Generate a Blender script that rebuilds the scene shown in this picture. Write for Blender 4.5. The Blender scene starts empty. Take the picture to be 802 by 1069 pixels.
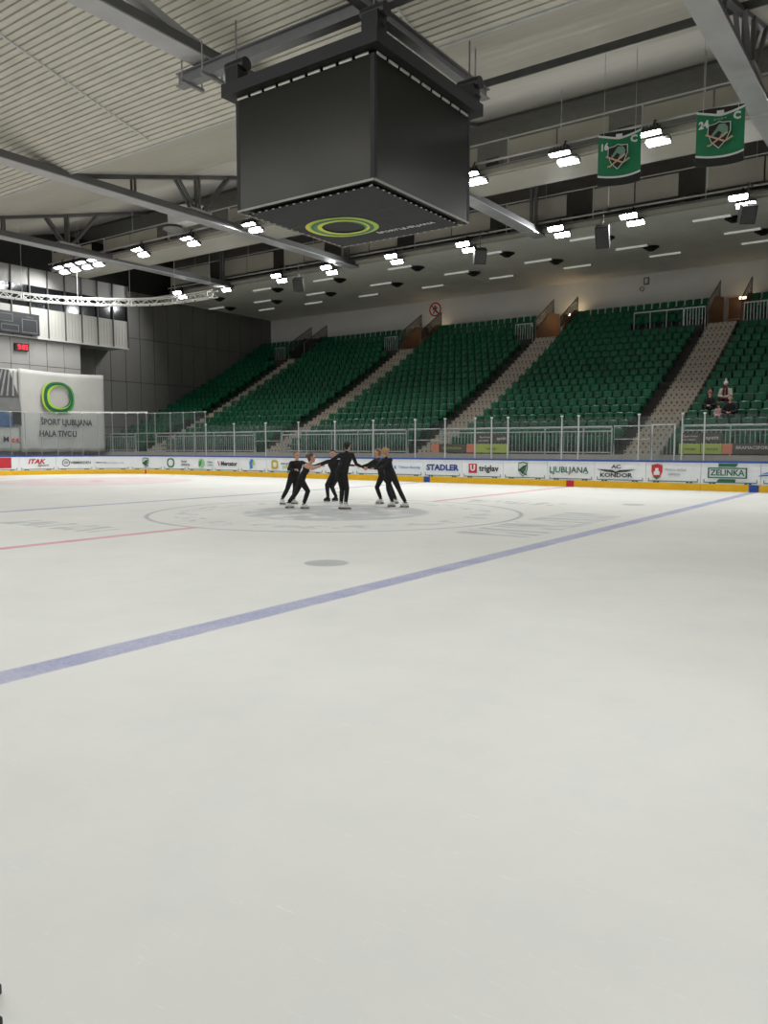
import bpy, bmesh, math, random
import numpy as np
from mathutils import Vector, Matrix

random.seed(7)
scene = bpy.context.scene
COL = scene.collection
PI = math.pi

# ------------------------------------------------------------------ camera
CAM = Vector((12.1244, -15.0826, 1.6256))
YAW, PITCH = 0.6164, 0.0839
FPX = 818.9
fw = Vector((-math.sin(YAW)*math.cos(PITCH), math.cos(YAW)*math.cos(PITCH), -math.sin(PITCH)))
rt = Vector((math.cos(YAW), math.sin(YAW), 0))
up = rt.cross(fw)
cd = bpy.data.cameras.new('camera')
cam = bpy.data.objects.new('camera', cd)
COL.objects.link(cam)
cam.matrix_world = Matrix(((rt.x, up.x, -fw.x, CAM.x), (rt.y, up.y, -fw.y, CAM.y), (rt.z, up.z, -fw.z, CAM.z), (0, 0, 0, 1)))
cd.sensor_fit = 'VERTICAL'
cd.sensor_height = 36
cd.sensor_width = 27
cd.lens = FPX/1069*36
cd.clip_start = 0.05
cd.clip_end = 300
scene.camera = cam

# ------------------------------------------------------------------ world and exposure
w = bpy.data.worlds.new('world')
scene.world = w
w.use_nodes = True
w.node_tree.nodes['Background'].inputs[0].default_value = (0.9, 0.95, 1, 1)
w.node_tree.nodes['Background'].inputs[1].default_value = 0.02
vs = scene.view_settings
vs.view_transform = 'Standard'
vs.look = 'None'
vs.gamma = 1
vs.use_curve_mapping = False
vs.exposure = 0.0
LAMP = 244.0        # radiance of the floodlight lenses


# ------------------------------------------------------------------ materials
def lin(c):
    return tuple((x/255/12.92 if x/255 <= .04045 else ((x/255+.055)/1.055)**2.4) for x in c)


class NT:
    def __init__(s, name):
        s.m = bpy.data.materials.new(name)
        s.m.use_nodes = True
        s.t = s.m.node_tree
        s.b = s.t.nodes['Principled BSDF']
        s.out = s.t.nodes['Material Output']

    def node(s, typ, **kw):
        n = s.t.nodes.new(typ)
        for k, v in kw.items():
            setattr(n, k, v)
        return n

    def link(s, a, b):
        s.t.links.new(a, b)

    def put(s, sock, v):
        if hasattr(v, 'is_output') or isinstance(v, bpy.types.NodeSocket):
            s.link(v, sock)
        else:
            sock.default_value = v

    def op(s, o, a, b=0.0, c=0.0):
        n = s.node('ShaderNodeMath', operation=o)
        s.put(n.inputs[0], a)
        s.put(n.inputs[1], b)
        s.put(n.inputs[2], c)
        return n.outputs[0]

    def pos(s):
        g = s.node('ShaderNodeNewGeometry')
        x = s.node('ShaderNodeSeparateXYZ')
        s.link(g.outputs['Position'], x.inputs[0])
        return g.outputs['Position'], x.outputs[0], x.outputs[1], x.outputs[2]

    def obj(s):
        g = s.node('ShaderNodeTexCoord')
        x = s.node('ShaderNodeSeparateXYZ')
        s.link(g.outputs['Object'], x.inputs[0])
        return g.outputs['Object'], x.outputs[0], x.outputs[1], x.outputs[2]

    def noise(s, vec, scale, detail=4, rough=.6, stretch=None):
        n = s.node('ShaderNodeTexNoise')
        n.inputs['Scale'].default_value = scale
        n.inputs['Detail'].default_value = detail
        n.inputs['Roughness'].default_value = rough
        if stretch:
            mp = s.node('ShaderNodeMapping')
            mp.inputs['Scale'].default_value = stretch
            s.link(vec, mp.inputs[0])
            vec = mp.outputs[0]
        s.link(vec, n.inputs['Vector'])
        return n.outputs['Fac']

    def rng(s, v, a, b, c=0.0, d=1.0, smooth=False):
        n = s.node('ShaderNodeMapRange')
        if smooth:
            n.interpolation_type = 'SMOOTHSTEP'
        s.put(n.inputs[0], v)
        for i, q in enumerate((a, b, c, d)):
            n.inputs[i+1].default_value = q
        return n.outputs[0]

    def mix(s, f, a, b):
        n = s.node('ShaderNodeMix', data_type='RGBA')
        s.put(n.inputs[0], f)
        s.put(n.inputs[6], a if hasattr(a, 'is_output') else (*a, 1))
        s.put(n.inputs[7], b if hasattr(b, 'is_output') else (*b, 1))
        return n.outputs[2]

    def bump(s, h, strength, dist):
        n = s.node('ShaderNodeBump')
        n.inputs['Strength'].default_value = strength
        n.inputs['Distance'].default_value = dist
        s.link(h, n.inputs['Height'])
        s.link(n.outputs[0], s.b.inputs['Normal'])

    def fin(s, col=None, rough=.5, metal=0, spec=.5):
        if col is not None:
            if hasattr(col, 'is_output'):
                s.link(col, s.b.inputs['Base Color'])
            else:
                s.b.inputs['Base Color'].default_value = (*col, 1)
        s.put(s.b.inputs['Roughness'], rough)
        s.b.inputs['Metallic'].default_value = metal
        s.b.inputs['Specular IOR Level'].default_value = spec
        return s.m


MATS = {}


def M(name, rgb=None, rough=.5, metal=0, var=.12, scale=3.0, stretch=None, spec=.5):
    """plain painted / plastic / metal surface with a little procedural unevenness"""
    if name in MATS:
        return MATS[name]
    n = NT(name)
    c = lin(rgb)
    p, *_ = n.pos()
    f = n.noise(p, scale, 4, .6, stretch)
    col = n.mix(n.rng(f, .3, .7), tuple(x*(1-var) for x in c), tuple(min(1, x*(1+var)) for x in c))
    MATS[name] = n.fin(col, rough, metal, spec)
    return MATS[name]


def emis(name, rgb, strength):
    if name in MATS:
        return MATS[name]
    n = NT(name)
    n.b.inputs['Emission Color'].default_value = (*lin(rgb), 1)
    n.b.inputs['Emission Strength'].default_value = strength
    MATS[name] = n.fin(lin(rgb), .4)
    return MATS[name]


def ice_material():
    n = NT('ice')
    p, x, y, z = n.pos()
    big = n.noise(p, .35, 5, .6)
    mid = n.noise(p, 1.7, 6, .65)
    fine = n.noise(p, 22, 4, .7)
    scr = n.noise(p, 5, 6, .75, (1, 7, 1))
    scr2 = n.noise(p, 6, 6, .75, (8, 1, 1))
    col = n.mix(n.rng(big, .35, .65), lin((219, 218, 211)), lin((227, 226, 219)))
    col = n.mix(n.op('MULTIPLY', n.rng(mid, .5, .75), .25), col, lin((205, 208, 209)))
    col = n.mix(n.op('MULTIPLY', n.rng(scr, .60, .68), .35), col, lin((240, 242, 240)))
    col = n.mix(n.op('MULTIPLY', n.rng(scr2, .62, .70), .35), col, lin((240, 242, 240)))
    worn = n.rng(n.op('ADD', n.op('MULTIPLY', mid, .5), n.op('MULTIPLY', fine, .5)), .36, .6, 1.0, .55)

    def band(v, c0, half, soft=.02):
        return n.rng(n.op('ABSOLUTE', n.op('SUBTRACT', v, c0)), half-soft, half+soft, 1, 0)

    def rad(cx, cy):
        a = n.op('SUBTRACT', x, cx)
        b = n.op('SUBTRACT', y, cy)
        return n.op('SQRT', n.op('ADD', n.op('MULTIPLY', a, a), n.op('MULTIPLY', b, b)))

    def paint(col, mask, rgb, amt=1.0, wear=True):
        f = n.op('MULTIPLY', mask, amt)
        if wear:
            f = n.op('MULTIPLY', f, worn)
        return n.mix(f, col, lin(rgb))
    wob = n.op('MULTIPLY', n.op('SUBTRACT', mid, .5), .05)
    xw = n.op('ADD', x, wob)
    # soft grey logo field and lettering blocks around centre ice
    rc = rad(0, 0)
    lg = n.noise(p, 1.3, 3, .5)
    col = paint(col, n.op('MULTIPLY', n.rng(rc, 2.2, 2.35, 1, 0), n.rng(lg, .36, .5)), (168, 171, 172), .85)
    col = paint(col, band(rc, 4.5, .05, .03), (142, 148, 154), .8)
    col = paint(col, n.op('MULTIPLY', band(rc, 3.6, .28), n.rng(n.noise(p, 2.6, 2, .5), .52, .56)), (168, 172, 174), .6)
    # lettering strokes printed under the ice beside the circle
    for (x0, x1, y0, y1, st) in ((4.7, 6.2, -2.4, 3.2, (.35, 3.2, 1)), (-4.3, -.9, -6.3, -5.4, (2.6, .5, 1)), (.5, 3.6, 5.0, 6.0, (2.6, .5, 1))):
        box = n.op('MULTIPLY', band(x, (x0+x1)/2, (x1-x0)/2), band(y, (y0+y1)/2, (y1-y0)/2))
        tx = n.noise(p, 1.5, 2, .5, st)
        col = paint(col, n.op('MULTIPLY', box, n.rng(tx, .5, .54)), (158, 161, 164), .7)
    # face-off spots
    for sx, sy in ((1, -1), (1, 1), (-1, 1), (-1, -1)):
        col = paint(col, n.rng(rad(sx*5.2, sy*6.7), .29, .33, 1, 0), (150, 152, 152), .8)
    # end-zone circle, pale red field
    for sx in (-1, 1):
        for sy in (-1, 1):
            r = rad(sx*20, sy*7)
            col = paint(col, n.op('MULTIPLY', n.rng(r, 4.3, 4.5, 1, 0), n.rng(n.noise(p, .8, 3, .6), .35, .5, .4, 1)), (214, 186, 190), .85)
            col = paint(col, n.rng(r, .3, .34, 1, 0), (190, 90, 100), .8)
    # lines
    col = paint(col, band(n.op('ABSOLUTE', xw), 6.8, .15), (144, 147, 186), .92)
    gap = n.rng(rc, 4.45, 4.6, .12, 1)
    col = paint(col, n.op('MULTIPLY', band(xw, 0, .13), gap), (214, 132, 150), .95)
    col = paint(col, band(n.op('ABSOLUTE', xw), 26, .04), (206, 130, 140), .8)
    ro = n.rng(n.op('ADD', mid, n.op('MULTIPLY', scr, .6)), .5, 1.1, .55, .7)
    m = n.fin(col, ro, 0, .08)
    h = n.op('ADD', n.op('MULTIPLY', fine, .5), scr)
    n.bump(h, .05, .002)
    return m


def concrete(name, rgb, var=.15):
    n = NT(name)
    p, *_ = n.pos()
    c = lin(rgb)
    f = n.noise(p, 1.2, 6, .7)
    g = n.noise(p, 30, 3, .7)
    col = n.mix(n.rng(f, .3, .7), tuple(q*(1-var) for q in c), tuple(q*(1+var) for q in c))
    n.bump(g, .2, .003)
    MATS[name] = n.fin(col, .8)
    return MATS[name]


def step_material():
    n = NT('aisle_step')
    p, x, y, z = n.pos()
    c = lin((176, 166, 152))
    f = n.noise(p, 4, 4, .6)
    col = n.mix(f, tuple(q*.8 for q in c), tuple(q*1.15 for q in c))
    fx = n.op('ABSOLUTE', n.op('SUBTRACT', n.op('FRACT', n.op('DIVIDE', x, .24)), .5))
    tc = n.node('ShaderNodeTexCoord')
    sg = n.node('ShaderNodeSeparateXYZ')
    n.link(tc.outputs['Generated'], sg.inputs[0])
    gz = n.op('ABSOLUTE', n.op('SUBTRACT', sg.outputs[2], .72))
    col = n.mix(n.op('MULTIPLY', n.rng(fx, .13, .2, 1, 0), n.rng(gz, .12, .2, .85, 0)), col, lin((60, 55, 50)))
    return n.fin(col, .7)


def glass_material():
    n = NT('shield_glass')
    n.t.nodes.remove(n.b)
    tr = n.node('ShaderNodeBsdfTransparent')
    tr.inputs[0].default_value = (.93, .95, .95, 1)
    gl = n.node('ShaderNodeBsdfGlossy')
    gl.inputs['Roughness'].default_value = .12
    gl.inputs['Color'].default_value = (.9, .9, .9, 1)
    df = n.node('ShaderNodeBsdfDiffuse')
    df.inputs[0].default_value = (.8, .82, .82, 1)
    p, *_ = n.pos()
    f = n.noise(p, .8, 4, .6)
    a = n.node('ShaderNodeMixShader')
    n.link(n.rng(f, .3, .8, .008, .035), a.inputs[0])
    n.link(tr.outputs[0], a.inputs[1])
    n.link(df.outputs[0], a.inputs[2])
    b = n.node('ShaderNodeMixShader')
    b.inputs[0].default_value = .03
    n.link(a.outputs[0], b.inputs[1])
    n.link(gl.outputs[0], b.inputs[2])
    n.link(b.outputs[0], n.out.inputs['Surface'])
    MATS['glass'] = n.m
    return n.m


def mesh_material(name, rgb, alpha_period=.05):
    """woven wire mesh: see-through between the wires"""
    n = NT(name)
    o, x, y, z = n.pos()
    s = n.op('ADD', y, x)
    a = n.rng(n.op('ABSOLUTE', n.op('SUBTRACT', n.op('FRACT', n.op('DIVIDE', n.op('ADD', s, z), alpha_period)), .5)), .12, .16, 1, 0)
    b = n.rng(n.op('ABSOLUTE', n.op('SUBTRACT', n.op('FRACT', n.op('DIVIDE', n.op('SUBTRACT', s, z), alpha_period)), .5)), .12, .16, 1, 0)
    n.link(n.op('MAXIMUM', a, b), n.b.inputs['Alpha'])
    MATS[name] = n.fin(lin(rgb), .5, .3)
    return MATS[name]


ICE = ice_material()
GLASS = glass_material()
STEP = step_material()
CONC = concrete('stand_concrete', (64, 61, 58))
concrete('floor_concrete', (120, 118, 114))
concrete('low_wall_concrete', (176, 168, 158), .1)
MESHM = mesh_material('wire_mesh', (96, 94, 92))


# ------------------------------------------------------------------ mesh helpers
class MB:
    def __init__(s):
        s.v = []
        s.f = []

    def add(s, vs_, fs):
        b = len(s.v)
        s.v += [tuple(q) for q in vs_]
        s.f += [tuple(i+b for i in f) for f in fs]
        return s

    def box(s, x0, x1, y0, y1, z0, z1, mat=None):
        vs_ = [Vector((x, y, z)) for z in (z0, z1) for y in (y0, y1) for x in (x0, x1)]
        if mat:
            vs_ = [mat @ q for q in vs_]
        return s.add(vs_, [(0, 2, 3, 1), (4, 5, 7, 6), (0, 1, 5, 4), (2, 6, 7, 3), (0, 4, 6, 2), (1, 3, 7, 5)])

    def bar(s, a, b, w_, h_, upv=(0, 0, 1)):
        """rectangular bar from a to b: w_ across, h_ along upv"""
        a, b = Vector(a), Vector(b)
        d = (b-a).normalized()
        u = Vector(upv)
        if abs(d.dot(u)) > .98:
            u = Vector((1, 0, 0))
        sd = d.cross(u).normalized()
        u = sd.cross(d)
        vs_ = [q+sd*(i*w_/2)+u*(j*h_/2) for q in (a, b) for i, j in ((-1, -1), (1, -1), (1, 1), (-1, 1))]
        return s.add(vs_, [(3, 2, 1, 0), (4, 5, 6, 7), (0, 1, 5, 4), (1, 2, 6, 5), (2, 3, 7, 6), (3, 0, 4, 7)])

    def tube(s, pts, r, n=8, cap=True, closed=False):
        pts = [Vector(q) for q in pts]
        rr = r if isinstance(r, (list, tuple)) else [r]*len(pts)
        b = len(s.v)
        m = len(pts)
        for i, q in enumerate(pts):
            d = (pts[(i+1) % m if closed else min(i+1, m-1)]-pts[i-1 if (closed or i) else 0])
            d = d.normalized() if d.length > 1e-9 else Vector((0, 0, 1))
            u = Vector((0, 0, 1)) if abs(d.z) < .95 else Vector((1, 0, 0))
            a1 = d.cross(u).normalized()
            a2 = a1.cross(d)
            for k in range(n):
                t = 2*PI*k/n
                s.v.append(tuple(q+a1*(rr[i]*math.cos(t))+a2*(rr[i]*math.sin(t))))
        for i in range(m if closed else m-1):
            j = (i+1) % m
            for k in range(n):
                l = (k+1) % n
                s.f.append((b+i*n+k, b+j*n+k, b+j*n+l, b+i*n+l))
        if cap and not closed:
            s.f.append(tuple(b+k for k in range(n)))
            s.f.append(tuple(b+(m-1)*n+k for k in reversed(range(n))))
        return s

    def prism(s, poly, fn, t0, t1):
        """extrude a 2D polygon; fn(u,v,t) -> 3D point"""
        n = len(poly)
        vs_ = [fn(u, v, t0) for u, v in poly]+[fn(u, v, t1) for u, v in poly]
        fs = [tuple(range(n)), tuple(reversed(range(n, 2*n)))]
        fs += [(i, i+n, (i+1) % n+n, (i+1) % n) for i in range(n)]
        return s.add(vs_, fs)

    def ring(s, outer, inner, fn, t0, t1):
        """extruded band between two outlines of equal length"""
        n = len(outer)
        vs_ = [fn(*q, t0) for q in outer]+[fn(*q, t0) for q in inner]+[fn(*q, t1) for q in outer]+[fn(*q, t1) for q in inner]
        fs = []
        for i in range(n):
            j = (i+1) % n
            fs += [(i, j, n+j, n+i), (2*n+j, 2*n+i, 3*n+i, 3*n+j), (j, i, 2*n+i, 2*n+j), (n+i, n+j, 3*n+j, 3*n+i)]
        return s.add(vs_, fs)

    def build(s, name, mat, parent=None, smooth=False, local=True):
        me = bpy.data.meshes.new(name)
        v = s.v
        me.from_pydata([tuple(q) for q in v], [], s.f)
        bm = bmesh.new()
        bm.from_mesh(me)
        bmesh.ops.recalc_face_normals(bm, faces=bm.faces)
        bm.to_mesh(me)
        bm.free()
        if isinstance(mat, (list, tuple)):
            for q in mat:
                me.materials.append(q)
        else:
            me.materials.append(mat)
        if smooth:
            me.polygons.foreach_set('use_smooth', [True]*len(me.polygons))
        return link(name, me, parent)


def link(name, me, parent=None, loc=None, rot=None, mw=None):
    o = bpy.data.objects.new(name, me)
    COL.objects.link(o)
    if mw is not None:
        o.matrix_local = mw
    if loc is not None:
        o.location = loc
    if rot is not None:
        o.rotation_euler = rot
    if parent is not None:
        o.parent = parent
        if mw is None and loc is None and parent.get('_origin') is not None:
            o.location = -Vector(parent['_origin'])
    return o


def tag(o, label=None, cat=None, group=None, kind=None):
    if label:
        o['label'] = label
    if cat:
        o['category'] = cat
    if group:
        o['group'] = group
    if kind:
        o['kind'] = kind
    return o


def thing(name, loc, label=None, cat=None, group=None, kind=None, rotz=0):
    o = bpy.data.objects.new(name, None)
    COL.objects.link(o)
    o.location = loc
    o.rotation_euler = (0, 0, rotz)
    o.empty_display_size = .2
    return tag(o, label, cat, group, kind)


def W(root, mb, name, mat, smooth=False):
    """build a part given in world coordinates under an (unrotated) root"""
    L = world_loc(root)
    mb.v = [(a-L.x, b-L.y, c-L.z) for a, b, c in mb.v]
    return mb.build(name, mat, root, smooth)


def world_loc(o):
    L = Vector((0, 0, 0))
    while o is not None:
        L = L+o.location
        o = o.parent
    return L


_TXT = {}


def text_mesh(body, size, mat, align='CENTER', extrude=.004, bold=0.0, stretch=1.0, shear=0.0):
    cu = bpy.data.curves.new('lettering', 'FONT')
    cu.body = body
    cu.size = size
    cu.align_x = align
    cu.align_y = 'CENTER'
    cu.extrude = extrude
    cu.offset = bold
    cu.shear = shear
    cu.resolution_u = 2
    o = bpy.data.objects.new('lettering', cu)
    COL.objects.link(o)
    dg = bpy.context.evaluated_depsgraph_get()
    me = bpy.data.meshes.new_from_object(o.evaluated_get(dg))
    bpy.data.objects.remove(o)
    bpy.data.curves.remove(cu)
    me.transform(Matrix.Scale(stretch, 4, (1, 0, 0)))
    me.materials.clear()
    me.materials.append(mat)
    return me


def frame_mat(org, xa, ya):
    xa = Vector(xa).normalized()
    ya = Vector(ya).normalized()
    za = xa.cross(ya)
    return Matrix(((xa.x, ya.x, za.x, org[0]), (xa.y, ya.y, za.y, org[1]), (xa.z, ya.z, za.z, org[2]), (0, 0, 0, 1)))


def write(body, org, xa, ya, size, mat, parent, name='lettering', **kw):
    """flat lettering at a world position, as a part of `parent`"""
    me = text_mesh(body, size, mat, **kw)
    m = frame_mat(Vector(org)-world_loc(parent), xa, ya)
    return link(name, me, parent, mw=m)


def flat(poly, org, xa, ya, mat, parent, name, t=.006, holes=None):
    """thin plate with the outline `poly` (u,v) in the plane xa,ya at a world position"""
    m = frame_mat(Vector(org)-world_loc(parent), xa, ya)
    mb = MB()
    if holes:
        mb.ring(poly, holes, lambda u, v, q: (u, v, q), -t/2, t/2)
    else:
        mb.prism(poly, lambda u, v, q: (u, v, q), -t/2, t/2)
    o = mb.build(name, mat, None)
    o.parent = parent
    o.matrix_local = m
    return o


def circ(r, n=32, cx=0, cy=0, sq=2.0, ry=None):
    """circle or super-ellipse outline"""
    out = []
    for k in range(n):
        t = 2*PI*k/n
        c, s = math.cos(t), math.sin(t)
        out.append((cx+r*math.copysign(abs(c)**(2/sq), c), cy+(ry or r)*math.copysign(abs(s)**(2/sq), s)))
    return out


GREY = lambda v, **k: M('grey_%d' % v, (v, v, v-2), **k)
WHITE = M('white_board', (236, 238, 240), .35, var=.03)
YEL = M('yellow_kick', (240, 186, 8), .4, var=.06)
BLUE = M('blue_rail', (40, 84, 168), .4, var=.06)
BLK = M('matt_black', (16, 16, 16), .6, var=.2)
STEEL = M('galvanised_steel', (176, 178, 176), .4, .5, var=.08)
DGREEN = M('print_green', (40, 104, 78), .5, var=.05)
GREEN = M('print_grass', (60, 150, 66), .5, var=.05)
LIME = M('print_lime', (168, 200, 60), .5, var=.05)
NAVY = M('print_navy', (44, 74, 140), .5, var=.05)
RED = M('print_red', (196, 40, 52), .5, var=.05)
INK = M('print_black', (48, 50, 54), .5, var=.05)
PALEINK = M('print_grey', (150, 156, 160), .5, var=.05)
SKYB = M('print_blue', (60, 130, 200), .5, var=.05)
ORANGE = M('print_orange', (222, 132, 104), .5, var=.05)
PWHITE = M('print_white', (226, 228, 226), .5, var=.02)

# ================================================================== SETTING
def stf(Y):          # height of the seat-back tops line over the stand
    return 2.35+.44*(Y-18)+.006*(Y-18)**2+.15


RC = 7.0             # corner radius of the rink
# ice sheet
pts = []
for cx, cy, a0 in ((23, 8, 0), (-23, 8, 90), (-23, -8.6, 180), (23, -8.6, 270)):
    for k in range(13):
        t = math.radians(a0+90*k/12)
        pts.append((cx+RC*math.cos(t), cy+RC*math.sin(t)))
mb = MB()
mb.prism(pts, lambda u, v, t: (u, v, t), -.05, 0)
o = mb.build('floor', ICE)
tag(o, kind='structure')
mb = MB().box(-36, 31, -35, 36, -.2, -.06)
tag(mb.build('floor_concourse', MATS['floor_concrete']), kind='structure')

# back wall and side walls
WALLW = M('white_wall', (224, 222, 216), .8, var=.04, scale=.6)
XL = -34.3
mb = MB().box(XL, 30, 34, 34.3, 0, 12.3)
tag(mb.build('wall_back', WALLW), kind='structure')
DPAN = M('dark_wall_panel', (112, 110, 105), .6, var=.06, scale=.8)
wl = thing('wall_left', (XL, 0, 0), kind='structure')
W(wl, MB().box(XL-.3, XL-.06, -35, 34, 0, 15.3), 'backing', M('dark_backing', (44, 43, 41), .8))
ys = [14.6+1.22*k for k in range(16)]+[34.0]
for a, b in zip(ys[:-1], ys[1:]):
    for z0, z1 in ((0.0, 2.9), (2.94, 6.05), (6.09, 9.1), (9.14, 12.3)):
        W(wl, MB().box(XL-.06, XL+random.uniform(0, .012), a+.02, b-.02, z0, z1), 'panel', DPAN)
mb = MB().box(30, 30.3, -35, 34, 0, 15.3)
tag(mb.build('wall_right', GREY(120)), kind='structure')
mb = MB().box(XL, 30, -35.3, -35, 0, 15.3)
tag(mb.build('wall_front', WALLW), kind='structure')

# ---- ceiling: folded roof. corrugated slope, smooth slope, dark flat part, soffit over the stand
VY, VZ, SL = 3.4, 12.1, .264
RIB = M('ceiling_sheet', (210, 206, 192), .6, var=.06, scale=1.5)
SMOOTH = M('ceiling_board', (184, 180, 168), .7, var=.07, scale=2.2, stretch=(.25, 3, 3))
ROOFD = M('roof_dark', (128, 125, 119), .8, var=.08)
ce = thing('ceiling', (0, 0, 12), kind='structure')
ZR = VZ+SL*11.8
W(ce, MB().prism([(VY, VZ+.06), (VY-11.8, ZR+.06), (VY-11.8, ZR+.3), (VY, VZ+.3)], lambda u, v, t: (t, u, v), -35, 30), 'sheet_backing', M('groove_dark', (70, 68, 62), .8))
PITCHR = .205
nrm = math.sqrt(1+SL*SL)
pan = None
for k in range(int(11.8/PITCHR)):
    y1 = VY-.02-k*PITCHR
    y0 = y1-PITCHR+.038
    z1 = VZ-SL*(y1-VY)
    if pan is None:
        m = MB()
        prof = [(0, .06), (-.012, 0), (-(PITCHR-.038)+.012, SL*(PITCHR-.038)), (-(PITCHR-.038), SL*(PITCHR-.038)+.06)]
        m.prism(prof, lambda u, v, t: (t, u, v), -35, 30)
        pan = m.build('ceiling_plank', RIB, ce)
        po = pan
    else:
        po = link('ceiling_plank', pan.data, ce, loc=(0, 0, 0))
    po.location = (0, y1, z1-12)
# bright edge strip in the valley
W(ce, MB().box(-35, 30, VY-.03, VY+.05, VZ-.035, VZ+.06), 'edge_strip', GREY(196))
# smooth rising slope with a deep slot half way
def slope_slab(y0, y1, lift=0, th=.15, x0=-4.6):
    f = lambda y: VZ+SL*(y-VY)+lift
    return MB().prism([(y0, f(y0)), (y1, f(y1)), (y1, f(y1)+th), (y0, f(y0)+th)], lambda u, v, t: (t, u, v), x0, 30 if x0 > -10 else -4.6)


for xa in (-4.6, -35):
    W(ce, slope_slab(VY+.05, 8.35 if xa > -10 else 9.0, 0, x0=xa), 'ceiling_board', SMOOTH)
W(ce, slope_slab(8.95, 15.3, -.03), 'ceiling_board', SMOOTH)
W(ce, slope_slab(9.0, 15.3, -.004, x0=-35), 'ceiling_board', SMOOTH)
W(ce, slope_slab(8.2, 9.2, .38, .1), 'slot_cover', ROOFD)
W(ce, MB().box(-4.6, 30, 8.9, 8.95, 13.44, 14.05), 'slot_face', GREY(110))
W(ce, MB().box(-35, 30, 15.3, 24.2, 15.1, 15.3), 'dark_deck', ROOFD)
W(ce, MB().box(-35, 30, 24, 24.2, 12.1, 15.1), 'upstand', ROOFD)
# near side of the roof, over and behind the camera
W(ce, MB().box(-35, 30, -21.2, VY-11.8, 15.2, 15.4), 'dark_deck', ROOFD)
W(ce, MB().box(-35, 30, -21.2, -21, 12.1, 15.2), 'upstand', ROOFD)
SOF = M('soffit', (234, 231, 221), .75, var=.06, scale=.7)
W(ce, MB().box(-35, 30, -35, -21, 12.08, 12.2), 'soffit_sheet', SOF)
for k in range(6):
    x0 = -34.3+k*11.0
    W(ce, MB().box(x0+.01, min(30, x0+10.99), 21.9, 34, 12.08, 12.2), 'soffit_sheet', SOF)
for (a, b) in (((-10.7, -2.2, 13.52), (-10.7, 3.1, 12.12)), ((.55, -3.5, 13.88), (.55, 3.1, 12.12))):
    W(ce, MB().tube([a, b], .025, 6), 'conduit', GREY(214))

# ---- steel trusses across the hall
TSTEEL = M('truss_steel', (186, 186, 186), .5, .2, var=.08, scale=1.2)
TDARK = M('truss_dark', (108, 108, 108), .55, .2, var=.08, scale=1.2)
for X, lab in ((7.08, 'grey roof truss whose box chord runs past the jersey with number 24'),
               (-4.55, 'grey roof truss passing over the hanging black video cube'),
               (-16.05, 'grey roof truss with forked struts behind the hanging black video cube'),
               (-26.22, 'grey roof truss above the curved white lattice truss by the end wall')):
    t = thing('roof_truss', (X, 3.4, 11.9), lab, 'roof truss', 'roof trusses across the hall')
    W(t, MB().box(X-.33, X+.33, -20, 21.8, 11.86, 11.90), 'bottom_flange', TSTEEL)
    W(t, MB().box(X-.25, X+.25, -20, 21.8, 11.9, 12.2), 'bottom_chord', TDARK)
    W(t, MB().bar((X, VY+.3, VZ+.02), (X, 15.2, VZ+SL*(15.2-VY)-.12), .22, .14), 'top_chord', TDARK)
    arc = [(X, -3.4+4.2*k/8, 12.1+.85*(1-k/8)**1.6) for k in range(9)]
    m = MB()
    for a, b in zip(arc[:-1], arc[1:]):
        m.bar(a, b, .34, .22)
    W(t, m, 'curved_haunch', TSTEEL)
    fz = lambda y: VZ+SL*(y-VY)-.1
    for dx in (-.12, .12):
        W(t, MB().bar((X+dx, 10.0, 12.2), (X+dx, 10.0, fz(10)), .09, .12, (1, 0, 0)), 'post', TDARK)
        W(t, MB().bar((X+dx, 6.5, 12.2), (X+dx, 6.5, fz(6.5)), .07, .09, (1, 0, 0)), 'post', TDARK)
        W(t, MB().bar((X+dx, 9.8, 12.2), (X+dx, 8.8, fz(8.8)), .09, .12, (1, 0, 0)), 'diagonal', TDARK)
        W(t, MB().bar((X+dx, 10.2, 12.2), (X+dx, 11.9, fz(11.9)), .09, .12, (1, 0, 0)), 'diagonal', TDARK)
        W(t, MB().bar((X+dx, 21.0, 12.2), (X+dx, 21.0, 15.1), .1, .14, (1, 0, 0)), 'post', TDARK)
    W(t, MB().box(X-.3, X+.3, 9.4, 10.6, 12.2, 12.3), 'gusset', TSTEEL)
    for yy in (12.6, 20.6):
        W(t, MB().box(X-.34, X+.34, yy-.3, yy+.3, 11.82, 11.86), 'splice_plate', TSTEEL)

# ---- grandstand: stepped concrete terrace
NROW = 20
rowY = [17.0+.8*i for i in range(NROW)]
rowZ = [stf(y)-.8 for y in rowY]        # tread level
STAIRS = [(1.5, 2.95), (-8.55, -7.1), (-18.6, -17.1), (-28.9, -27.5), (11.5, 12.95)]
gs = thing('floor_grandstand', (0, 17, 0), kind='structure')
for i, (y, z) in enumerate(zip(rowY, rowZ)):
    y0 = y-.5
    y1 = y+.3 if i < NROW-1 else 34
    segs = [(-34.25, 20)]
    if y > 29.3:                         # the entrances cut through the upper rows
        xs = sorted((a-.25, b+.45) for a, b in STAIRS)
        segs = []
        c0 = -34.25
        for a, b in xs:
            segs.append((c0, a))
            c0 = b
        segs.append((c0, 20))
    for a, b in segs:
        W(gs, MB().box(a, b, y0, y1+.02, max(0, z-.9), z), 'terrace_step', CONC)
W(gs, MB().box(-34.25, 20, 16.2, 16.45, -.05, 1.28), 'front_wall', MATS['low_wall_concrete'])
W(gs, MB().box(-34.25, 20, 16.45, 16.55, -.05, 1.0), 'front_fill', CONC)
SIDE = M('entrance_brown', (124, 92, 70), .7, var=.1)
ENT = [(1.45, 3.1, 'by the spectators'), (-8.6, -7.0, ''), (-18.65, -17.0, ''), (-28.95, -27.4, '')]
SNAME = ['beside the seated spectators', 'leading to the warm lit entrance', 'second from the dark panelled end wall', 'closest to the dark panelled end wall']

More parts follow.
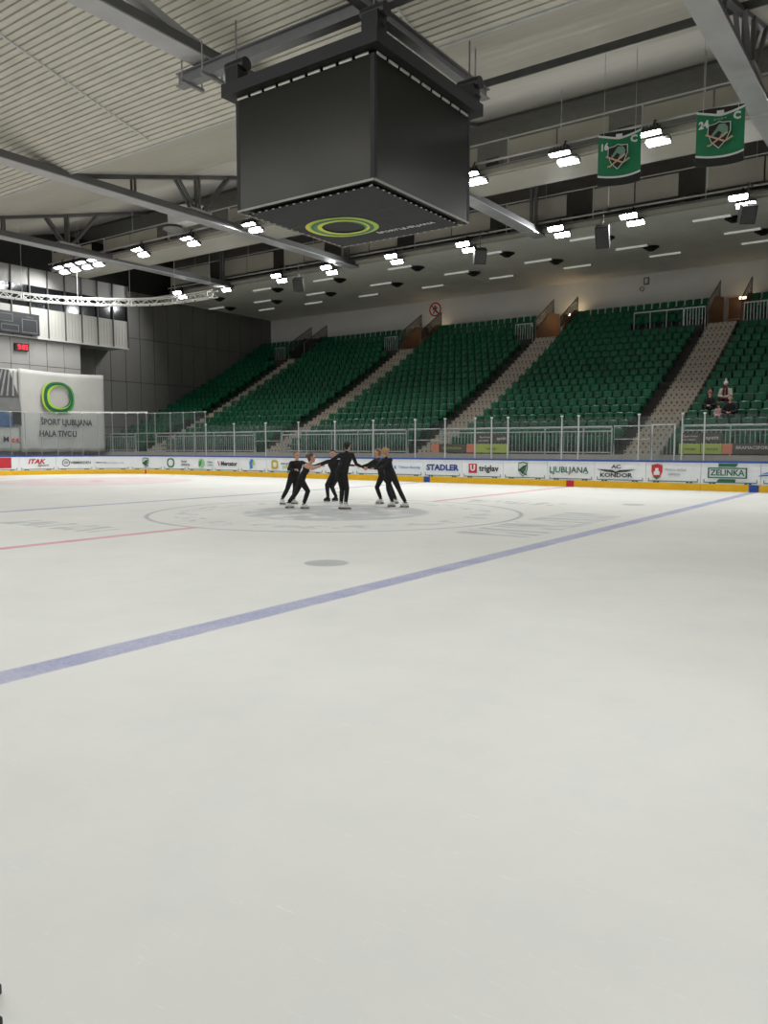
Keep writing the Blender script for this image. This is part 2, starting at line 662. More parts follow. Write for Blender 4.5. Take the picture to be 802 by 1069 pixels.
# ---- aisle stairs
for si, (a, b) in enumerate(STAIRS[:4]):
    st = thing('aisle_stairs', ((a+b)/2, 16.6, 1.0), 'grey-brown stand aisle stairs '+SNAME[si], 'stairs', 'aisle stairs in the green stand')
    for i in range(18):
        y, z = rowY[i], rowZ[i]
        r = (rowZ[i+1]-z)
        W(st, MB().box(a, b, y-.52, y-.1, z-.16, z+.02), 'step', STEP)
        if i < 17:
            W(st, MB().box(a, b, y-.1, y+.3, z-.1, z+r/2+.02), 'step', STEP)

# ---- entrances at the head of the stairs
for si, (a, b, _) in enumerate(ENT):
    cx = (a+b)/2
    z0 = rowZ[17]+.02
    en = thing('stand_entrance', (cx, 32, z0), 'entrance with sloping mesh railings above the stairs '+SNAME[si], 'entrance', 'entrances at the top of the stand')
    W(en, MB().box(a, b, 30.9, 33.95, z0-.3, z0), 'landing', CONC)
    for x, s in ((a, -1), (b, 1)):
        W(en, MB().prism([(30.6, z0-.3), (33.95, z0-.3), (33.95, 10.2), (32.2, 10.0), (30.6, z0+.55)], lambda u, v, t: (t, u, v), x, x+s*.1), 'side_wall', SIDE if si in (0, 1, 2) else CONC)
        m = MB().prism([(30.3, z0+.55), (33.0, 10.15), (33.0, 10.95), (30.3, z0+1.15)], lambda u, v, t: (t, u, v), x+s*.03, x+s*.045)
        W(en, m, 'mesh_infill', MESHM)
        m = MB().tube([(x, 30.3, z0-.1), (x, 30.3, z0+1.15), (x, 33.0, 10.97), (x, 33.0, 10.1)], .035, 6)
        W(en, m, 'handrail', TDARK)
        W(en, MB().tube([(x, 30.3, z0+.6), (x, 33.0, 10.2)], .022, 6), 'lower_rail', TDARK)
    # portal in the back wall
    m = MB()
    m.box(a+.2, a+.28, 33.86, 33.98, z0, z0+1.95)
    m.box(b-.28, b-.2, 33.86, 33.98, z0, z0+1.95)
    m.box(a+.2, b-.2, 33.86, 33.98, z0+1.9, z0+1.98)
    m.box(a+.2, b-.2, 33.86, 33.98, z0+.62, z0+.68)
    W(en, m, 'door_frame', M('frame_cream', (196, 176, 150), .6))
    W(en, MB().box(a+.28, b-.28, 33.92, 33.97, z0, z0+1.9), 'door_leaf', M('door_brown', (120, 86, 62), .6))
    if si < 3:
        lx = b-.55
        W(en, MB().tube([(lx-.12, 33.3, z0+1.72), (lx+.22, 33.3, z0+1.72)], .07, 10), 'wall_lamp', emis('entrance_lamp_%d' % si, (255, 226, 180), (10, 40, 14)[si]))

# ---- guard railings in front of the gangway seats
def guard(x0, x1, y, z0, z1, lab, bars):
    g = thing('guard_rail', ((x0+x1)/2, y, z0), lab, 'railing', 'white guard rails at the entrances')
    W(g, MB().bar((x0, y, z1), (x1, y, z1), .05, .06), 'top_rail', STEEL)
    n = max(1, round((x1-x0)/(.95 if not bars else .16)))
    for k in range(n+1):
        x = x0+(x1-x0)*k/n
        W(g, MB().bar((x, y, z0), (x, y, z1), .035, .035), 'upright', STEEL)
    if bars:
        W(g, MB().bar((x0, y, z0+.08), (x1, y, z0+.08), .04, .05), 'bottom_rail', STEEL)


guard(-2.5, .2, 30.2, rowZ[16], 9.15, 'long open white guard rail left of the spectators\' entrance', False)
guard(.25, 1.35, 30.2, rowZ[16], 9.15, 'white barred guard rail joining the long open rail at the entrance', True)
guard(3.3, 4.4, 30.2, rowZ[16], 9.15, 'white barred guard rail right of the spectators\' entrance', True)
guard(-9.9, -8.75, 30.2, rowZ[16], 9.15, 'white barred guard rail at the warm lit middle entrance', True)
guard(-19.9, -18.8, 30.2, rowZ[16], 9.15, 'small white barred guard rail at the dim entrance with brown door', True)
guard(-30.3, -29.2, 30.2, rowZ[16], 9.15, 'small barred guard rail at the darkest entrance by the panelled wall', True)

# ---- seats
SEATM = []
for k, c in enumerate(((0, 88, 56), (0, 81, 52), (1, 94, 62))):
    SEATM.append(M('seat_green_%d' % k, c, .35, var=.06, scale=6, spec=.35))


def seat_mesh(mat):
    m = MB()
    # backrest: curved shell with rounded top, pan, and bracket
    nu, nv = 5, 4
    for side in (0, 1):
        pass
    fr, bk = [], []
    for j in range(nv):
        v = j/(nv-1)
        for i in range(nu):
            u = i/(nu-1)*2-1
            wd = .19*(1-.08*v**3)
            zz = (.48, .62, .76, .80)[j]-(.02*abs(u)**3 if j == nv-1 else 0)
            yy = (.0, .015, .04, .085)[j]-.035*(u*u)
            fr.append((u*wd, yy, zz))
            bk.append((u*wd, yy+.035, zz))
    n = len(fr)
    fs = []
    for j in range(nv-1):
        for i in range(nu-1):
            a = j*nu+i
            fs.append((a, a+1, a+nu+1, a+nu))
            fs.append((n+a+1, n+a, n+a+nu, n+a+nu+1))
    edge = [i for i in range(nu)]+[j*nu+nu-1 for j in range(1, nv)]+[(nv-1)*nu+i for i in range(nu-2, -1, -1)]+[j*nu for j in range(nv-2, 0, -1)]
    for a, b in zip(edge, edge[1:]+edge[:1]):
        fs.append((b, a, n+a, n+b))
    m.add(fr+bk, fs)
    # seat pan with a turned-down lip
    prof = [(-.36, .36), (-.34, .42), (-.1, .40), (.03, .41), (.03, .37), (-.1, .36), (-.33, .37), (-.345, .33)]
    m.prism(prof, lambda u, v, t: (t, u, v), -.2, .2)
    m.box(-.05, .05, -.12, .06, -.01, .37)
    for q in (-.12, .12):
        m.box(q-.015, q+.015, .0, .03, .37, .56)
    me = bpy.data.meshes.new('stadium_seat')
    me.from_pydata(m.v, [], m.f)
    bm = bmesh.new()
    bm.from_mesh(me)
    bmesh.ops.recalc_face_normals(bm, faces=bm.faces)
    bm.to_mesh(me)
    bm.free()
    me.materials.append(mat)
    return me


SEATS = [seat_mesh(m) for m in SEATM]
blocks = [(3.2, 11.3), (-6.95, 1.3), (-16.95, -8.75), (-27.35, -18.8), (-34.0, -29.1)]
BNAME = ['block of the spectators', 'wide block left of the spectators', 'block under the prohibition sign', 'dim block toward the end wall', 'block against the dark wall']
allseats = []
for bi, (a, b) in enumerate(blocks):
    n = int((b-a)/.465)
    off = ((b-a)-n*.465)/2
    for i in range(NROW):
        aa = a
        for k in range(n):
            x = a+off+(k+.5)*.465
            y, z = rowY[i], rowZ[i]
            if i in (16,) and any(g0 < x < g1 for g0, g1 in ((-2.6, 1.4), (3.2, 4.5), (-10, -8.7), (-20, -18.7), (-30.4, -29.1))):
                continue
            d = Vector((x, y, z+.6))-CAM
            dep = d.dot(fw)
            px = 401+FPX*d.dot(rt)/dep
            allseats.append((dep, -4 < px < 806, bi, i, x, y, z))
vis = sorted([s for s in allseats if s[1] and s[3] > 0])
indiv = set(vis[:300])
rest = [[], [], []]
for s in allseats:
    dep, v, bi, i, x, y, z = s
    if s in indiv:
        o = link('stadium_seat', SEATS[random.choice((0, 0, 1, 2))], loc=(x, y, z))
        tag(o, 'green plastic stadium seat in row %d of the %s' % (i+1, BNAME[bi]), 'seat', 'green seats of the stand')
    else:
        rest[0].append((x, y, z))
sm = SEATS[0]
sv = np.array([v.co for v in sm.vertices])
sf = [tuple(p.vertices) for p in sm.polygons]
V = []
F = []
for (x, y, z) in rest[0]:
    b = len(V)*len(sv)
    V.append(sv+np.array((x, y, z)))
    F += [tuple(i+b for i in f) for f in sf]
me = bpy.data.meshes.new('stadium_seats')
me.from_pydata(np.concatenate(V).tolist(), [], F)
me.materials.append(SEATM[0])
o = link('stadium_seats', me)
tag(o, 'rows of green plastic stadium seats rising towards the back wall', 'seats', None, 'stuff')

# ---- railing along the front of the stand
def railing(x0, x1, lab):
    y = 16.3
    r = thing('stand_railing', ((x0+x1)/2, y, 1.28), lab, 'railing', 'barred railing along the stand front')
    W(r, MB().tube([(x0, y, 2.40), (x1, y, 2.40)], .04, 8), 'top_rail', STEEL)
    W(r, MB().tube([(x0, y, 2.22), (x1, y, 2.22)], .028, 8), 'upper_rail', STEEL)
    W(r, MB().tube([(x0, y, 1.36), (x1, y, 1.36)], .025, 8), 'bottom_rail', STEEL)
    n = max(1, round((x1-x0)/.17))
    first = None
    L = world_loc(r)
    for k in range(n+1):
        x = x0+(x1-x0)*k/n
        if k % 10 == 0 or k == n:
            W(r, MB().bar((x, y, 1.28), (x, y, 2.38), .05, .05), 'post', STEEL)
        elif first is None:
            first = MB().bar((0, 0, 1.36-1.28), (0, 0, 2.22-1.28), .022, .022).build('baluster', STEEL, r)
            first.location = (x-L.x, 0, 0)
        else:
            link('baluster', first.data, r, loc=(x-L.x, 0, 0))


railing(-33.5, -29.3, 'steel barred railing before the seat block at the dark panelled wall')
railing(-27.2, -18.9, 'steel barred railing before the wide dim seat block toward the end wall')
railing(-16.8, -8.8, 'steel barred railing before the seat block under the round prohibition sign')
railing(-6.8, 1.2, 'steel barred railing before the seat block left of the spectators\' stairs')
railing(4.0, 15.0, 'steel barred railing before the seat block of the spectators')
for x0, x1, nm in ((1.3, 2.75, 'spectators\' stairs'), (-8.7, -6.9, 'stairs to the warm lit entrance'), (-18.8, -16.9, 'stairs to the brown door'), (-29.2, -27.3, 'stairs near the dark wall')):
    g = thing('stair_gate', ((x0+x1)/2, 16.3, 1.28), 'white tube gate at the foot of the '+nm, 'gate', 'gates at the stair feet')
    W(g, MB().tube([(x0, 16.3, 1.28), (x0, 16.3, 2.42), (x1, 16.3, 2.42), (x1, 16.3, 1.28)], .035, 8), 'gate_frame', STEEL)
    W(g, MB().tube([(x0, 16.3, 1.9), (x1, 16.3, 1.9)], .02, 6), 'cross_tube', STEEL)
# white service gate between the stairs and the ad banners
g = thing('service_gate', (3.3, 16.2, .9), 'bright white framed service gate left of the lime banner', 'gate')
W(g, MB().tube([(2.86, 16.15, .95), (2.86, 16.15, 2.45), (3.72, 16.15, 2.45), (3.72, 16.15, .95)], .035, 8), 'gate_frame', M('gate_white', (226, 228, 226), .4))
for k in range(1, 6):
    W(g, MB().bar((2.86+.143*k, 16.15, 1.0), (2.86+.143*k, 16.15, 2.2), .02, .02), 'baluster', STEEL)

# ---- advertising banners on the railing
def railsign(x0, x1, z0, z1, mat, lab, texts=()):
    y = 16.262
    s = thing('railing_banner', ((x0+x1)/2, y, z0), lab, 'banner', 'advertising banners on the railing')
    W(s, MB().box(x0, x1, y-.02, y+.02, z0, z1), 'sheet', mat)
    for body, x, z, size, m in texts:
        write(body, (x, y-.026, z), (1, 0, 0), (0, 0, 1), size, m, s, stretch=1.0)
    return s


LIMEB = M('banner_lime', (176, 190, 88), .6, var=.05)
DARKB = M('banner_brown', (86, 74, 66), .6, var=.05)
def xr(x):                   # railing stands nearer than the measuring plane at y=17
    return x
railsign(-7.35, -6.95, 1.33, 1.72, ORANGE, 'small salmon banner left of the dark banner with pointed end')
s = railsign(-6.93, -5.5, 1.33, 1.72, DARKB, 'dark brown railing banner between two salmon squares', [('VELEPEKARNA', -6.25, 1.52, .16, LIMEB)])
railsign(-5.48, -5.06, 1.33, 1.72, ORANGE, 'salmon banner square left of the first lime banner')
railsign(-5.04, -3.42, 1.33, 1.72, LIMEB, 'lime green railing banner under the two dark banners', [('• energija •', -4.2, 1.52, .15, DGREEN)])
railsign(-5.0, -4.05, 1.76, 2.14, DARKB, 'dark banner with small lettering above the lime banner', [('Šport hrana', -4.55, 2.02, .11, PWHITE), ('pod rokami', -4.6, 1.87, .11, PWHITE)])
railsign(-4.02, -3.42, 1.76, 2.14, DARKB, 'dark banner with white script beside the green seats', [('apetit', -3.72, 1.96, .2, PWHITE)])
railsign(3.86, 4.64, 1.33, 1.72, LIMEB, 'lime banner next to the white service gate', [('energija', 4.28, 1.52, .13, DGREEN)])
railsign(4.67, 5.42, 1.33, 1.72, LIMEB, 'lime banner touching the salmon banner', [('energija', 5.07, 1.52, .13, DGREEN)])
railsign(5.44, 5.78, 1.33, 1.72, ORANGE, 'salmon banner between lime and dark brown')
railsign(5.8, 7.6, 1.33, 1.72, DARKB, 'dark brown banner reading BRAMACSPORT', [('BRAMACSPORT', 6.5, 1.56, .17, PWHITE)])
railsign(3.86, 4.7, 1.76, 2.12, DARKB, 'dark banner with small text above the lime banner by the gate', [('Šport hrana', 4.28, 2.0, .11, PWHITE), ('pod rokami', 4.22, 1.87, .11, PWHITE)])
railsign(4.72, 5.42, 1.76, 2.12, DARKB, 'dark banner with bold white script by the spectators', [('apetit', 5.07, 1.94, .2, PWHITE)])

# ---- rink boards
def path(s):
    """point and tangent along the boards; s=0 where the corner starts on the end boards"""
    q = RC*PI/2
    if s < 0:
        return Vector((-30, 8+s, 0)), Vector((0, 1, 0))
    if s < q:
        t = s/RC
        return Vector((-23-RC*math.cos(t), 8+RC*math.sin(t), 0)), Vector((math.sin(t), math.cos(t), 0))
    return Vector((-23+s-q, 15, 0)), Vector((1, 0, 0))


QL = RC*PI/2


def sx(x):
    return QL+23+x


def strip(s0, s1, off0, off1, z0, z1):
    """slab along the boards; offsets positive away from the ice"""
    n = max(1, int((s1-s0)/.35)) if s0 < QL and s1 > 0 else 1
    m = MB()
    ring = []
    for k in range(n+1):
        P, T = path(s0+(s1-s0)*k/n)
        N = Vector((-T.y, T.x, 0))
        ring.append([P+N*o+Vector((0, 0, z)) for o, z in ((off0, z0), (off1, z0), (off1, z1), (off0, z1))])
    vs_ = [q for r in ring for q in r]
    fs = [(0, 1, 2, 3), tuple(4*n+i for i in (3, 2, 1, 0))]
    for k in range(n):
        for i in range(4):
            j = (i+1) % 4
            fs.append((4*k+i, 4*k+j, 4*k+4+j, 4*k+4+i))
    return m.add(vs_, fs)


rb = thing('rink_boards', (0, 15, 0), 'white rink boards with advertising, yellow kick plate and blue top rail', 'rink boards')
joints = [-12.0, -9.0, -7.0, -5.0, -3.0, -1.03]+[.97, 2.96, 5.01, 7.1, 9.18]+[sx(-23.0), sx(-20.75), sx(-18.7), sx(-16.75), sx(-14.8), sx(-12.85), sx(-10.9), sx(-8.95)]+[sx(-7.0+2*k) for k in range(12)]
PANELS = []
LINEG = M('frame_teal', (86, 128, 122), .5)
for a, b in zip(joints[:-1], joints[1:]):
    pn = W(rb, strip(a+.006, b-.006, 0, .1, .24, 1.02), 'board_panel', WHITE)
    PANELS.append((a, b, pn))
    W(rb, strip(a+.004, b-.004, -.02, .1, 0.0, .25), 'kick_plate', YEL)
    W(rb, strip(a+.002, b-.002, -.03, .13, 1.02, 1.09), 'top_rail', BLUE)
    fr = strip(a+.1, b-.1, -.012, 0, .30, .335)
    m2 = strip(a+.1, a+.125, -.012, 0, .335, .43)
    fr.add(m2.v, m2.f)
    m2 = strip(b-.125, b-.1, -.012, 0, .335, .43)
    fr.add(m2.v, m2.f)
    o = W(rb, fr, 'advert_frame', LINEG)
    for q in (.2, .8):
        c = a+(b-a)*q
        W(rb, strip(c-.11, c-.02, -.02, 0, .265, .3), 'clip', INK)
        W(rb, strip(c+.02, c+.11, -.02, 0, .265, .3), 'clip', INK)
for x, m in ((-6.8, BLUE), (6.8, BLUE), (0, RED)):
    W(rb, strip(sx(x)-.16, sx(x)+.16, -.026, -.018, 0.0, .25), 'line_mark', m)
W(rb, strip(8.0, 8.09, -.026, -.018, 0.0, .25), 'line_mark', RED)


def panel_at(s):
    for a, b, p in PANELS:
        if a <= s < b:
            return p


def ad(s, body, z=.66, size=.3, mat=INK, **kw):
    P, T = path(s)
    N = Vector((-T.y, T.x, 0))
    o = P-N*.02
    return write(body, (o.x, o.y, z), T, (0, 0, 1), size, mat, panel_at(s), **kw)


def adflat(s, poly, mat, z=.66, name='emblem', holes=None, t=.012, lift=.016):
    P, T = path(s)
    o = P-Vector((-T.y, T.x, 0))*lift
    return flat(poly, (o.x, o.y, z), T, (0, 0, 1), mat, panel_at(s), name, t, holes)


SHIELD = [(-.2, .25), (0, .3), (.2, .25), (.2, 0), (.13, -.17), (0, -.3), (-.13, -.17), (-.2, 0)]


def scale(poly, a, b=None, dx=0, dy=0):
    return [(x*a+dx, y*(b or a)+dy) for x, y in poly]


def dragon_badge(s, z=.66, k=1.0):
    adflat(s, scale(SHIELD, k), DGREEN, z)
    adflat(s, scale(SHIELD, k*.86), M('print_pale', (196, 204, 190), .5), z, lift=.024)
    adflat(s, [(-.15*k, .0), (.05*k, .16*k), (.15*k, .1*k), (.12*k, -.05*k), (0, -.2*k), (-.1*k, -.1*k)], DGREEN, z, lift=.032)
    for a in (-1, 1):
        adflat(s, [(-.2*k, .02*k*a-.03*k), (.16*k, -.22*k*a-.03*k), (.18*k, -.18*k*a-.03*k), (-.18*k, .06*k*a-.03*k)], INK, z, lift=.036)


# end boards and corner, then the straight
adflat(.0, [(-.9, -.29), (.9, -.29), (.9, .29), (-.9, .29)], RED, .69, 'red_print')
ad(1.9, 'ITAK', .74, .36, RED, bold=.012, shear=.25, stretch=1.15)
ad(2.25, 'Šport', .53, .22, INK, shear=.3, stretch=1.2)
adflat(3.5, circ(.21), INK, .66, 'round_logo', circ(.175))
ad(3.5, 'W', .66, .24, INK)
ad(4.3, 'WIBMERDENT', .66, .21, INK, bold=.003, shear=.1)
adflat(5.42, [(-.28, -.025), (.28, -.01), (.28, .01), (-.28, .03)], INK, .66, 'arrow_logo')
ad(6.15, 'Zavarovalnica Sava', .65, .15, PALEINK)
dragon_badge(8.05)
for rr, m, l in ((.27, GREEN, .016), (.25, DGREEN, .022)):
    adflat(sx(-24.24), circ(rr, 32, 0, 0, 2.6), m, .66, 'ring_logo', circ(rr-.055, 32, 0, 0, 2.3), lift=l)
ad(sx(-23.2), 'ŠPORT', .73, .16, INK)
ad(sx(-23.05)-.02, 'LJUBLJANA', .56, .15, INK)
adflat(sx(-21.75), circ(.26), M('print_mint', (150, 196, 150), .5), .66, 'round_logo')
adflat(sx(-21.85), [(-.12, -.2), (.1, -.1), (.15, .2), (-.05, .1)], GREEN, .66, 'leaf_logo', lift=.024)
ad(sx(-21.05), 'Zelena', .74, .16, DGREEN)
ad(sx(-21.05), 'Ljubljana', .57, .15, PALEINK)
adflat(sx(-20.35), [(-.09, .1), (-.04, .14), (.08, -.1), (.02, -.12)], RED, .66, 'stroke_logo')
ad(sx(-19.55), 'Mercator', .66, .33, INK, bold=.01)
adflat(sx(-17.85), [(-.1, -.26), (.1, -.2), (.05, .05), (.16, .22), (0, .3), (-.14, .1)], SKYB, .66, 'figure_logo')
adflat(sx(-17.72), [(-.06, -.1), (.14, -.05), (.08, .2), (-.02, .12)], LIME, .68, 'figure_logo', lift=.024)
adflat(sx(-16.15), circ(.24, 32, 0, 0, 4), M('print_gold', (196, 176, 60), .5), .66, 'square_logo', circ(.13, 32, 0, 0, 4))
ad(sx(-15.3), 'energetika', .73, .2, INK)
ad(sx(-15.3), 'ljubljana', .55, .19, LIME)
ad(sx(-13.8), 'energija', .66, .25, SKYB)
ad(sx(-11.9), 'Ljubljana', .66, .26, NAVY)
adflat(sx(-10.1), [(-.25, -.1), (.25, .1), (.3, .02), (-.2, -.2)], RED, .66, 'stroke_logo')
ad(sx(-8.55), 'x', .66, .26, SKYB, bold=.01)
ad(sx(-7.75), 'Telekom Slovenije', .65, .16, SKYB)
ad(sx(-6.0), 'STADLER', .66, .36, NAVY, bold=.014, stretch=1.12)
adflat(sx(-4.45), [(-.2, -.2), (.2, -.2), (.2, .2), (-.2, .2)], RED, .66, 'square_logo')
ad(sx(-4.45), 'U', .67, .34, PWHITE, bold=.02, extrude=.012)
ad(sx(-3.68), 'triglav', .66, .36, INK, bold=.008, stretch=1.05)
dragon_badge(sx(-2.08), .66, 1.05)
ad(sx(-.08), 'LJUBLJANA', .66, .34, DGREEN, stretch=1.0, bold=.004)
for q in (-.82, .66):
    adflat(sx(q), [(-.05, -.02), (.05, -.02), (.05, 0), (-.05, 0)], DGREEN, .545, 'serif')
ad(sx(1.77), 'A', .82, .2, INK, bold=.004, stretch=1.4)
ad(sx(1.95), 'C', .82, .2, INK, bold=.004, stretch=1.4)
adflat(sx(1.85), [(-.78, .06), (-.15, .03), (0, -.04), (.15, .03), (.78, .06), (.4, -.04), (.08, -.07), (0, -.1), (-.08, -.07), (-.4, -.04)], INK, .67, 'wing_logo')
ad(sx(1.85), 'KONDOR', .49, .22, INK, bold=.006, stretch=1.3)
adflat(sx(3.42), scale(SHIELD, 1.0), RED, .66, 'crest')
adflat(sx(3.42), [(-.11, -.12), (.11, -.12), (.11, .02), (.06, .02), (.06, .14), (-.06, .14), (-.06, .02), (-.11, .02)], PWHITE, .66, 'castle', lift=.024)
adflat(sx(3.42), [(-.15, -.2), (.15, -.2), (0, -.29)], DGREEN, .67, 'hill', lift=.024)
ad(sx(4.1), 'Mestna občina', .74, .13, PALEINK)
ad(sx(4.05), 'Ljubljana', .58, .13, PALEINK)
adflat(sx(5.9), [(-.66, -.19), (.66, -.19), (.66, .19), (-.66, .19)], DGREEN, .66, 'frame_logo', [(-.61, -.15), (.61, -.15), (.61, .15), (-.61, .15)])
ad(sx(5.9), 'ZELINKA', .66, .3, DGREEN, stretch=.95, bold=.006)
adflat(sx(5.9), [(-.3, .22), (.28, .22), (.36, .34), (-.3, .34)], DGREEN, .66, 'flag_logo')
adflat(sx(5.9), [(-.36, -.34), (.28, -.34), (.28, -.22), (-.28, -.22)], DGREEN, .66, 'flag_logo')
adflat(sx(7.35), [(-.35, -.03), (.35, .06), (.4, .1), (-.1, .06)], SKYB, .66, 'wave_logo')
adflat(sx(7.3), [(-.38, -.1), (.35, -.04), (.4, 0), (-.3, -.06)], NAVY, .66, 'wave_logo')

# ---- protective glass on the boards
gs1 = thing('protective_glass', (-3, 15.05, 1.09), 'low clear glass shield on the long rink boards with steel posts', 'glass shield')
gs2 = thing('protective_glass', (-27, 13, 1.09), 'tall clear glass shield around the rink corner with white top bar', 'glass shield')
PSG = M('post_grey', (150, 152, 150), .4, .4, var=.05)
PST = M('post_aluminium', (198, 200, 198), .35, .4, var=.05)
lowx = [-21.4, -19.17, -16.83, -14.54, -12.17, -9.85, -7.48, -5.9, -4.39, -3.59, -2.82, -.42, .28, 2.68, 4.28, 5.06, 7.4, 9.7, 12.0, 14.3]


def pane(root, s0, s1, z1, nm='glass_pane'):
    W(root, strip(s0+.04, s1-.04, .045, .057, 1.09, z1), nm, GLASS)


def post(root, s, z1, r=.032):
    P, T = path(s)
    N = Vector((-T.y, T.x, 0))
    c = P+N*.05
    W(root, MB().bar((c.x, c.y, 1.08), (c.x, c.y, z1), .05 if z1 < 3 else .035, .045, tuple(N)), 'stanchion', PST if z1 < 3 else PSG)
    return W(root, MB().box(c.x-.045, c.x+.045, c.y-.045, c.y+.045, z1, z1+.05), 'stanchion_cap', PWHITE)


for k, x in enumerate(lowx):
    post(gs1, sx(x), 2.8)
    if k:
        pane(gs1, sx(lowx[k-1]), sx(x), 2.76)
hs = [-5.2, -4.0, -2.8, -1.6, -.55, .6, 1.4, 2.25, 3.1, 3.85, 4.45, 5.3, 6.1, 6.9, 7.6, 8.15, sx(-25.3), sx(-24.25), sx(-23.25), sx(-22.3), sx(-21.43)]
for k, s in enumerate(hs):
    post(gs2, s, 3.5)
    if k:
        pane(gs2, hs[k-1], s, 3.48)
W(gs2, strip(3.7, 8.2, .0, .1, 3.54, 3.62), 'top_bar', M('net_bar_white', (236, 236, 232), .4))
W(gs2, strip(8.2, hs[-1], .03, .07, 3.52, 3.55), 'top_bar', PST)
W(gs2, strip(-5.2, 3.7, .03, .07, 3.52, 3.55), 'top_bar', PST)

# ================================================================== END WALL: PRESS BOX, BANNERS
PBW = M('press_panel', (166, 164, 156), .55, var=.05, scale=1.0)
PBG = M('end_wall_panel', (150, 148, 144), .6, var=.05, scale=.8)
WINM = M('dark_window', (18, 20, 22), .12, var=.1)
ew = thing('wall_end', (-32.3, 8, 0), kind='structure')
mul = [18.05-1.137*k for k in range(18)]
W(ew, MB().box(-34.24, -32.36, -2, 14.6, 0, 8.04), 'wall_core', GREY(110))
for k in range(15):
    b = 14.62-1.137*k
    a = b-1.137
    for z0, z1 in ((0, 2.3), (2.33, 6.4), (6.43, 8.04)):
        W(ew, MB().box(-32.36, -32.3+random.uniform(0, .01), a+.015, b-.015, z0, z1), 'wall_panel', PBG)
pb = thing('press_box', (-33, 8, 8.05), 'pale panelled press box with a band of dark windows above the hall banner', 'press box')
W(pb, MB().box(-34.24, -32.12, -2, 18.05, 8.05, 8.2), 'floor_slab', GREY(150))
W(pb, MB().box(-34.24, -32.3, -2, 17.95, 8.2, 12.05), 'body', GREY(40))
for k in range(len(mul)-1):
    b, a = mul[k], mul[k+1]
    m = MB()
    m.box(-32.14, -32.06, a+.03, b-.03, 8.05, 9.78)
    o = W(pb, m, 'front_panel', PBW)
    if k < 5:
        for j in range(1, 5):
            yy = a+(b-a)*j/5
            W(pb, MB().box(-32.06, -32.045, yy-.012, yy+.012, 8.2, 9.7), 'panel_rib', PBW)
    W(pb, MB().box(-32.18, -32.13, a+.03, b-.03, 9.8, 11.05), 'window_pane', WINM)
    W(pb, MB().box(-32.16, -32.08, a+.03, b-.03, 11.05, 12.05), 'upper_panel', PBG)
for y in mul:
    W(pb, MB().box(-32.16, -32.0, y-.03, y+.03, 8.05, 12.05), 'mullion', GREY(64))
W(pb, MB().box(-32.16, -32.02, -2, 18.08, 7.97, 8.07), 'lower_edge', GREY(170))
W(pb, MB().box(-34.24, -32.1, 18.03, 18.1, 8.05, 12.05), 'end_panel', PBW)
# old matrix score display on the press box front
sd = thing('score_display', (-31.9, 10.3, 8.15), 'dark matrix score display mounted on the press box front', 'score display')
W(sd, MB().box(-31.99, -31.82, 7.2, 11.65, 8.12, 9.34), 'housing', M('display_black', (30, 31, 33), .4))
LINED = M('display_line', (92, 94, 96), .5)
for (a, b, c, d) in ((10.55, 11.5, 8.22, 9.0), (9.3, 10.35, 8.22, 8.6), (9.0, 10.0, 8.75, 9.2), (7.4, 8.8, 8.3, 9.2)):
    n = lambda u, v, t: (-31.82+t, u, v)
    W(sd, MB().ring([(a, c), (b, c), (b, d), (a, d)], [(a+.04, c+.04), (b-.04, c+.04), (b-.04, d-.04), (a+.04, d-.04)], n, 0, .015), 'segment_frame', LINED)
write('PERIOD', (-31.81, 11.05, 9.12), (0, 1, 0), (0, 0, 1), .13, LINED, sd)

# red digital clock
ck = thing('digital_clock', (-32.2, 10.7, 7.25), 'small black digital clock with red digits under the press box', 'clock')
W(ck, MB().box(-32.3, -32.16, 10.28, 11.12, 7.2, 7.62), 'housing', BLK)
LEDR = emis('led_red', (255, 40, 60), 2.2)
SEG = {'9': 'abcdfg', '0': 'abcdef', '3': 'abcdg'}


def digit(ch, y0, z0):
    w_, h_, t = .13, .26, .028
    S = {'a': (0, w_, h_-t, h_), 'b': (w_-t, w_, h_/2, h_), 'c': (w_-t, w_, 0, h_/2), 'd': (0, w_, 0, t), 'e': (0, t, 0, h_/2), 'f': (0, t, h_/2, h_), 'g': (0, w_, h_/2-t/2, h_/2+t/2)}
    m = MB()
    for q in SEG[ch]:
        a, b, c, d = S[q]
        m.box(-32.16, -32.15, y0+a, y0+b, z0+c, z0+d)
    W(ck, m, 'digit', LEDR)


digit('9', 10.46, 7.28)
W(ck, MB().box(-32.16, -32.15, 10.645, 10.675, 7.33, 7.36).box(-32.16, -32.15, 10.645, 10.675, 7.45, 7.48), 'colon', LEDR)
digit('0', 10.73, 7.28)
digit('3', 10.91, 7.28)

# white hall banner, gently rippled cloth
def cloth(x, y0, y1, z0, z1, amp, ny=28, nz=18, sag=.08):
    m = MB()
    vs_ = []
    for side in (0, 1):
        for j in range(nz+1):
            v = j/nz
            for i in range(ny+1):
                u = i/ny
                q = amp*(math.sin(u*9+v*3)+.6*math.sin(u*17-v*5+1))*(1-.6*v)
                zz = z0+(z1-z0)*v-(sag*math.sin(u*PI)*(v))-.02*math.sin(u*31)*(1-v)
                vs_.append((x+q-.012*side, y0+(y1-y0)*u, zz))
    n = (ny+1)*(nz+1)
    fs = []
    for j in range(nz):
        for i in range(ny):
            a = j*(ny+1)+i
            fs.append((a, a+1, a+ny+2, a+ny+1))
            fs.append((n+a+1, n+a, n+a+ny+1, n+a+ny+2))
    edge = list(range(ny+1))+[j*(ny+1)+ny for j in range(1, nz+1)]+[nz*(ny+1)+i for i in range(ny-1, -1, -1)]+[j*(ny+1) for j in range(nz-1, 0, -1)]
    for a, b in zip(edge, edge[1:]+edge[:1]):
        fs.append((b, a, n+a, n+b))
    return m.add(vs_, fs)


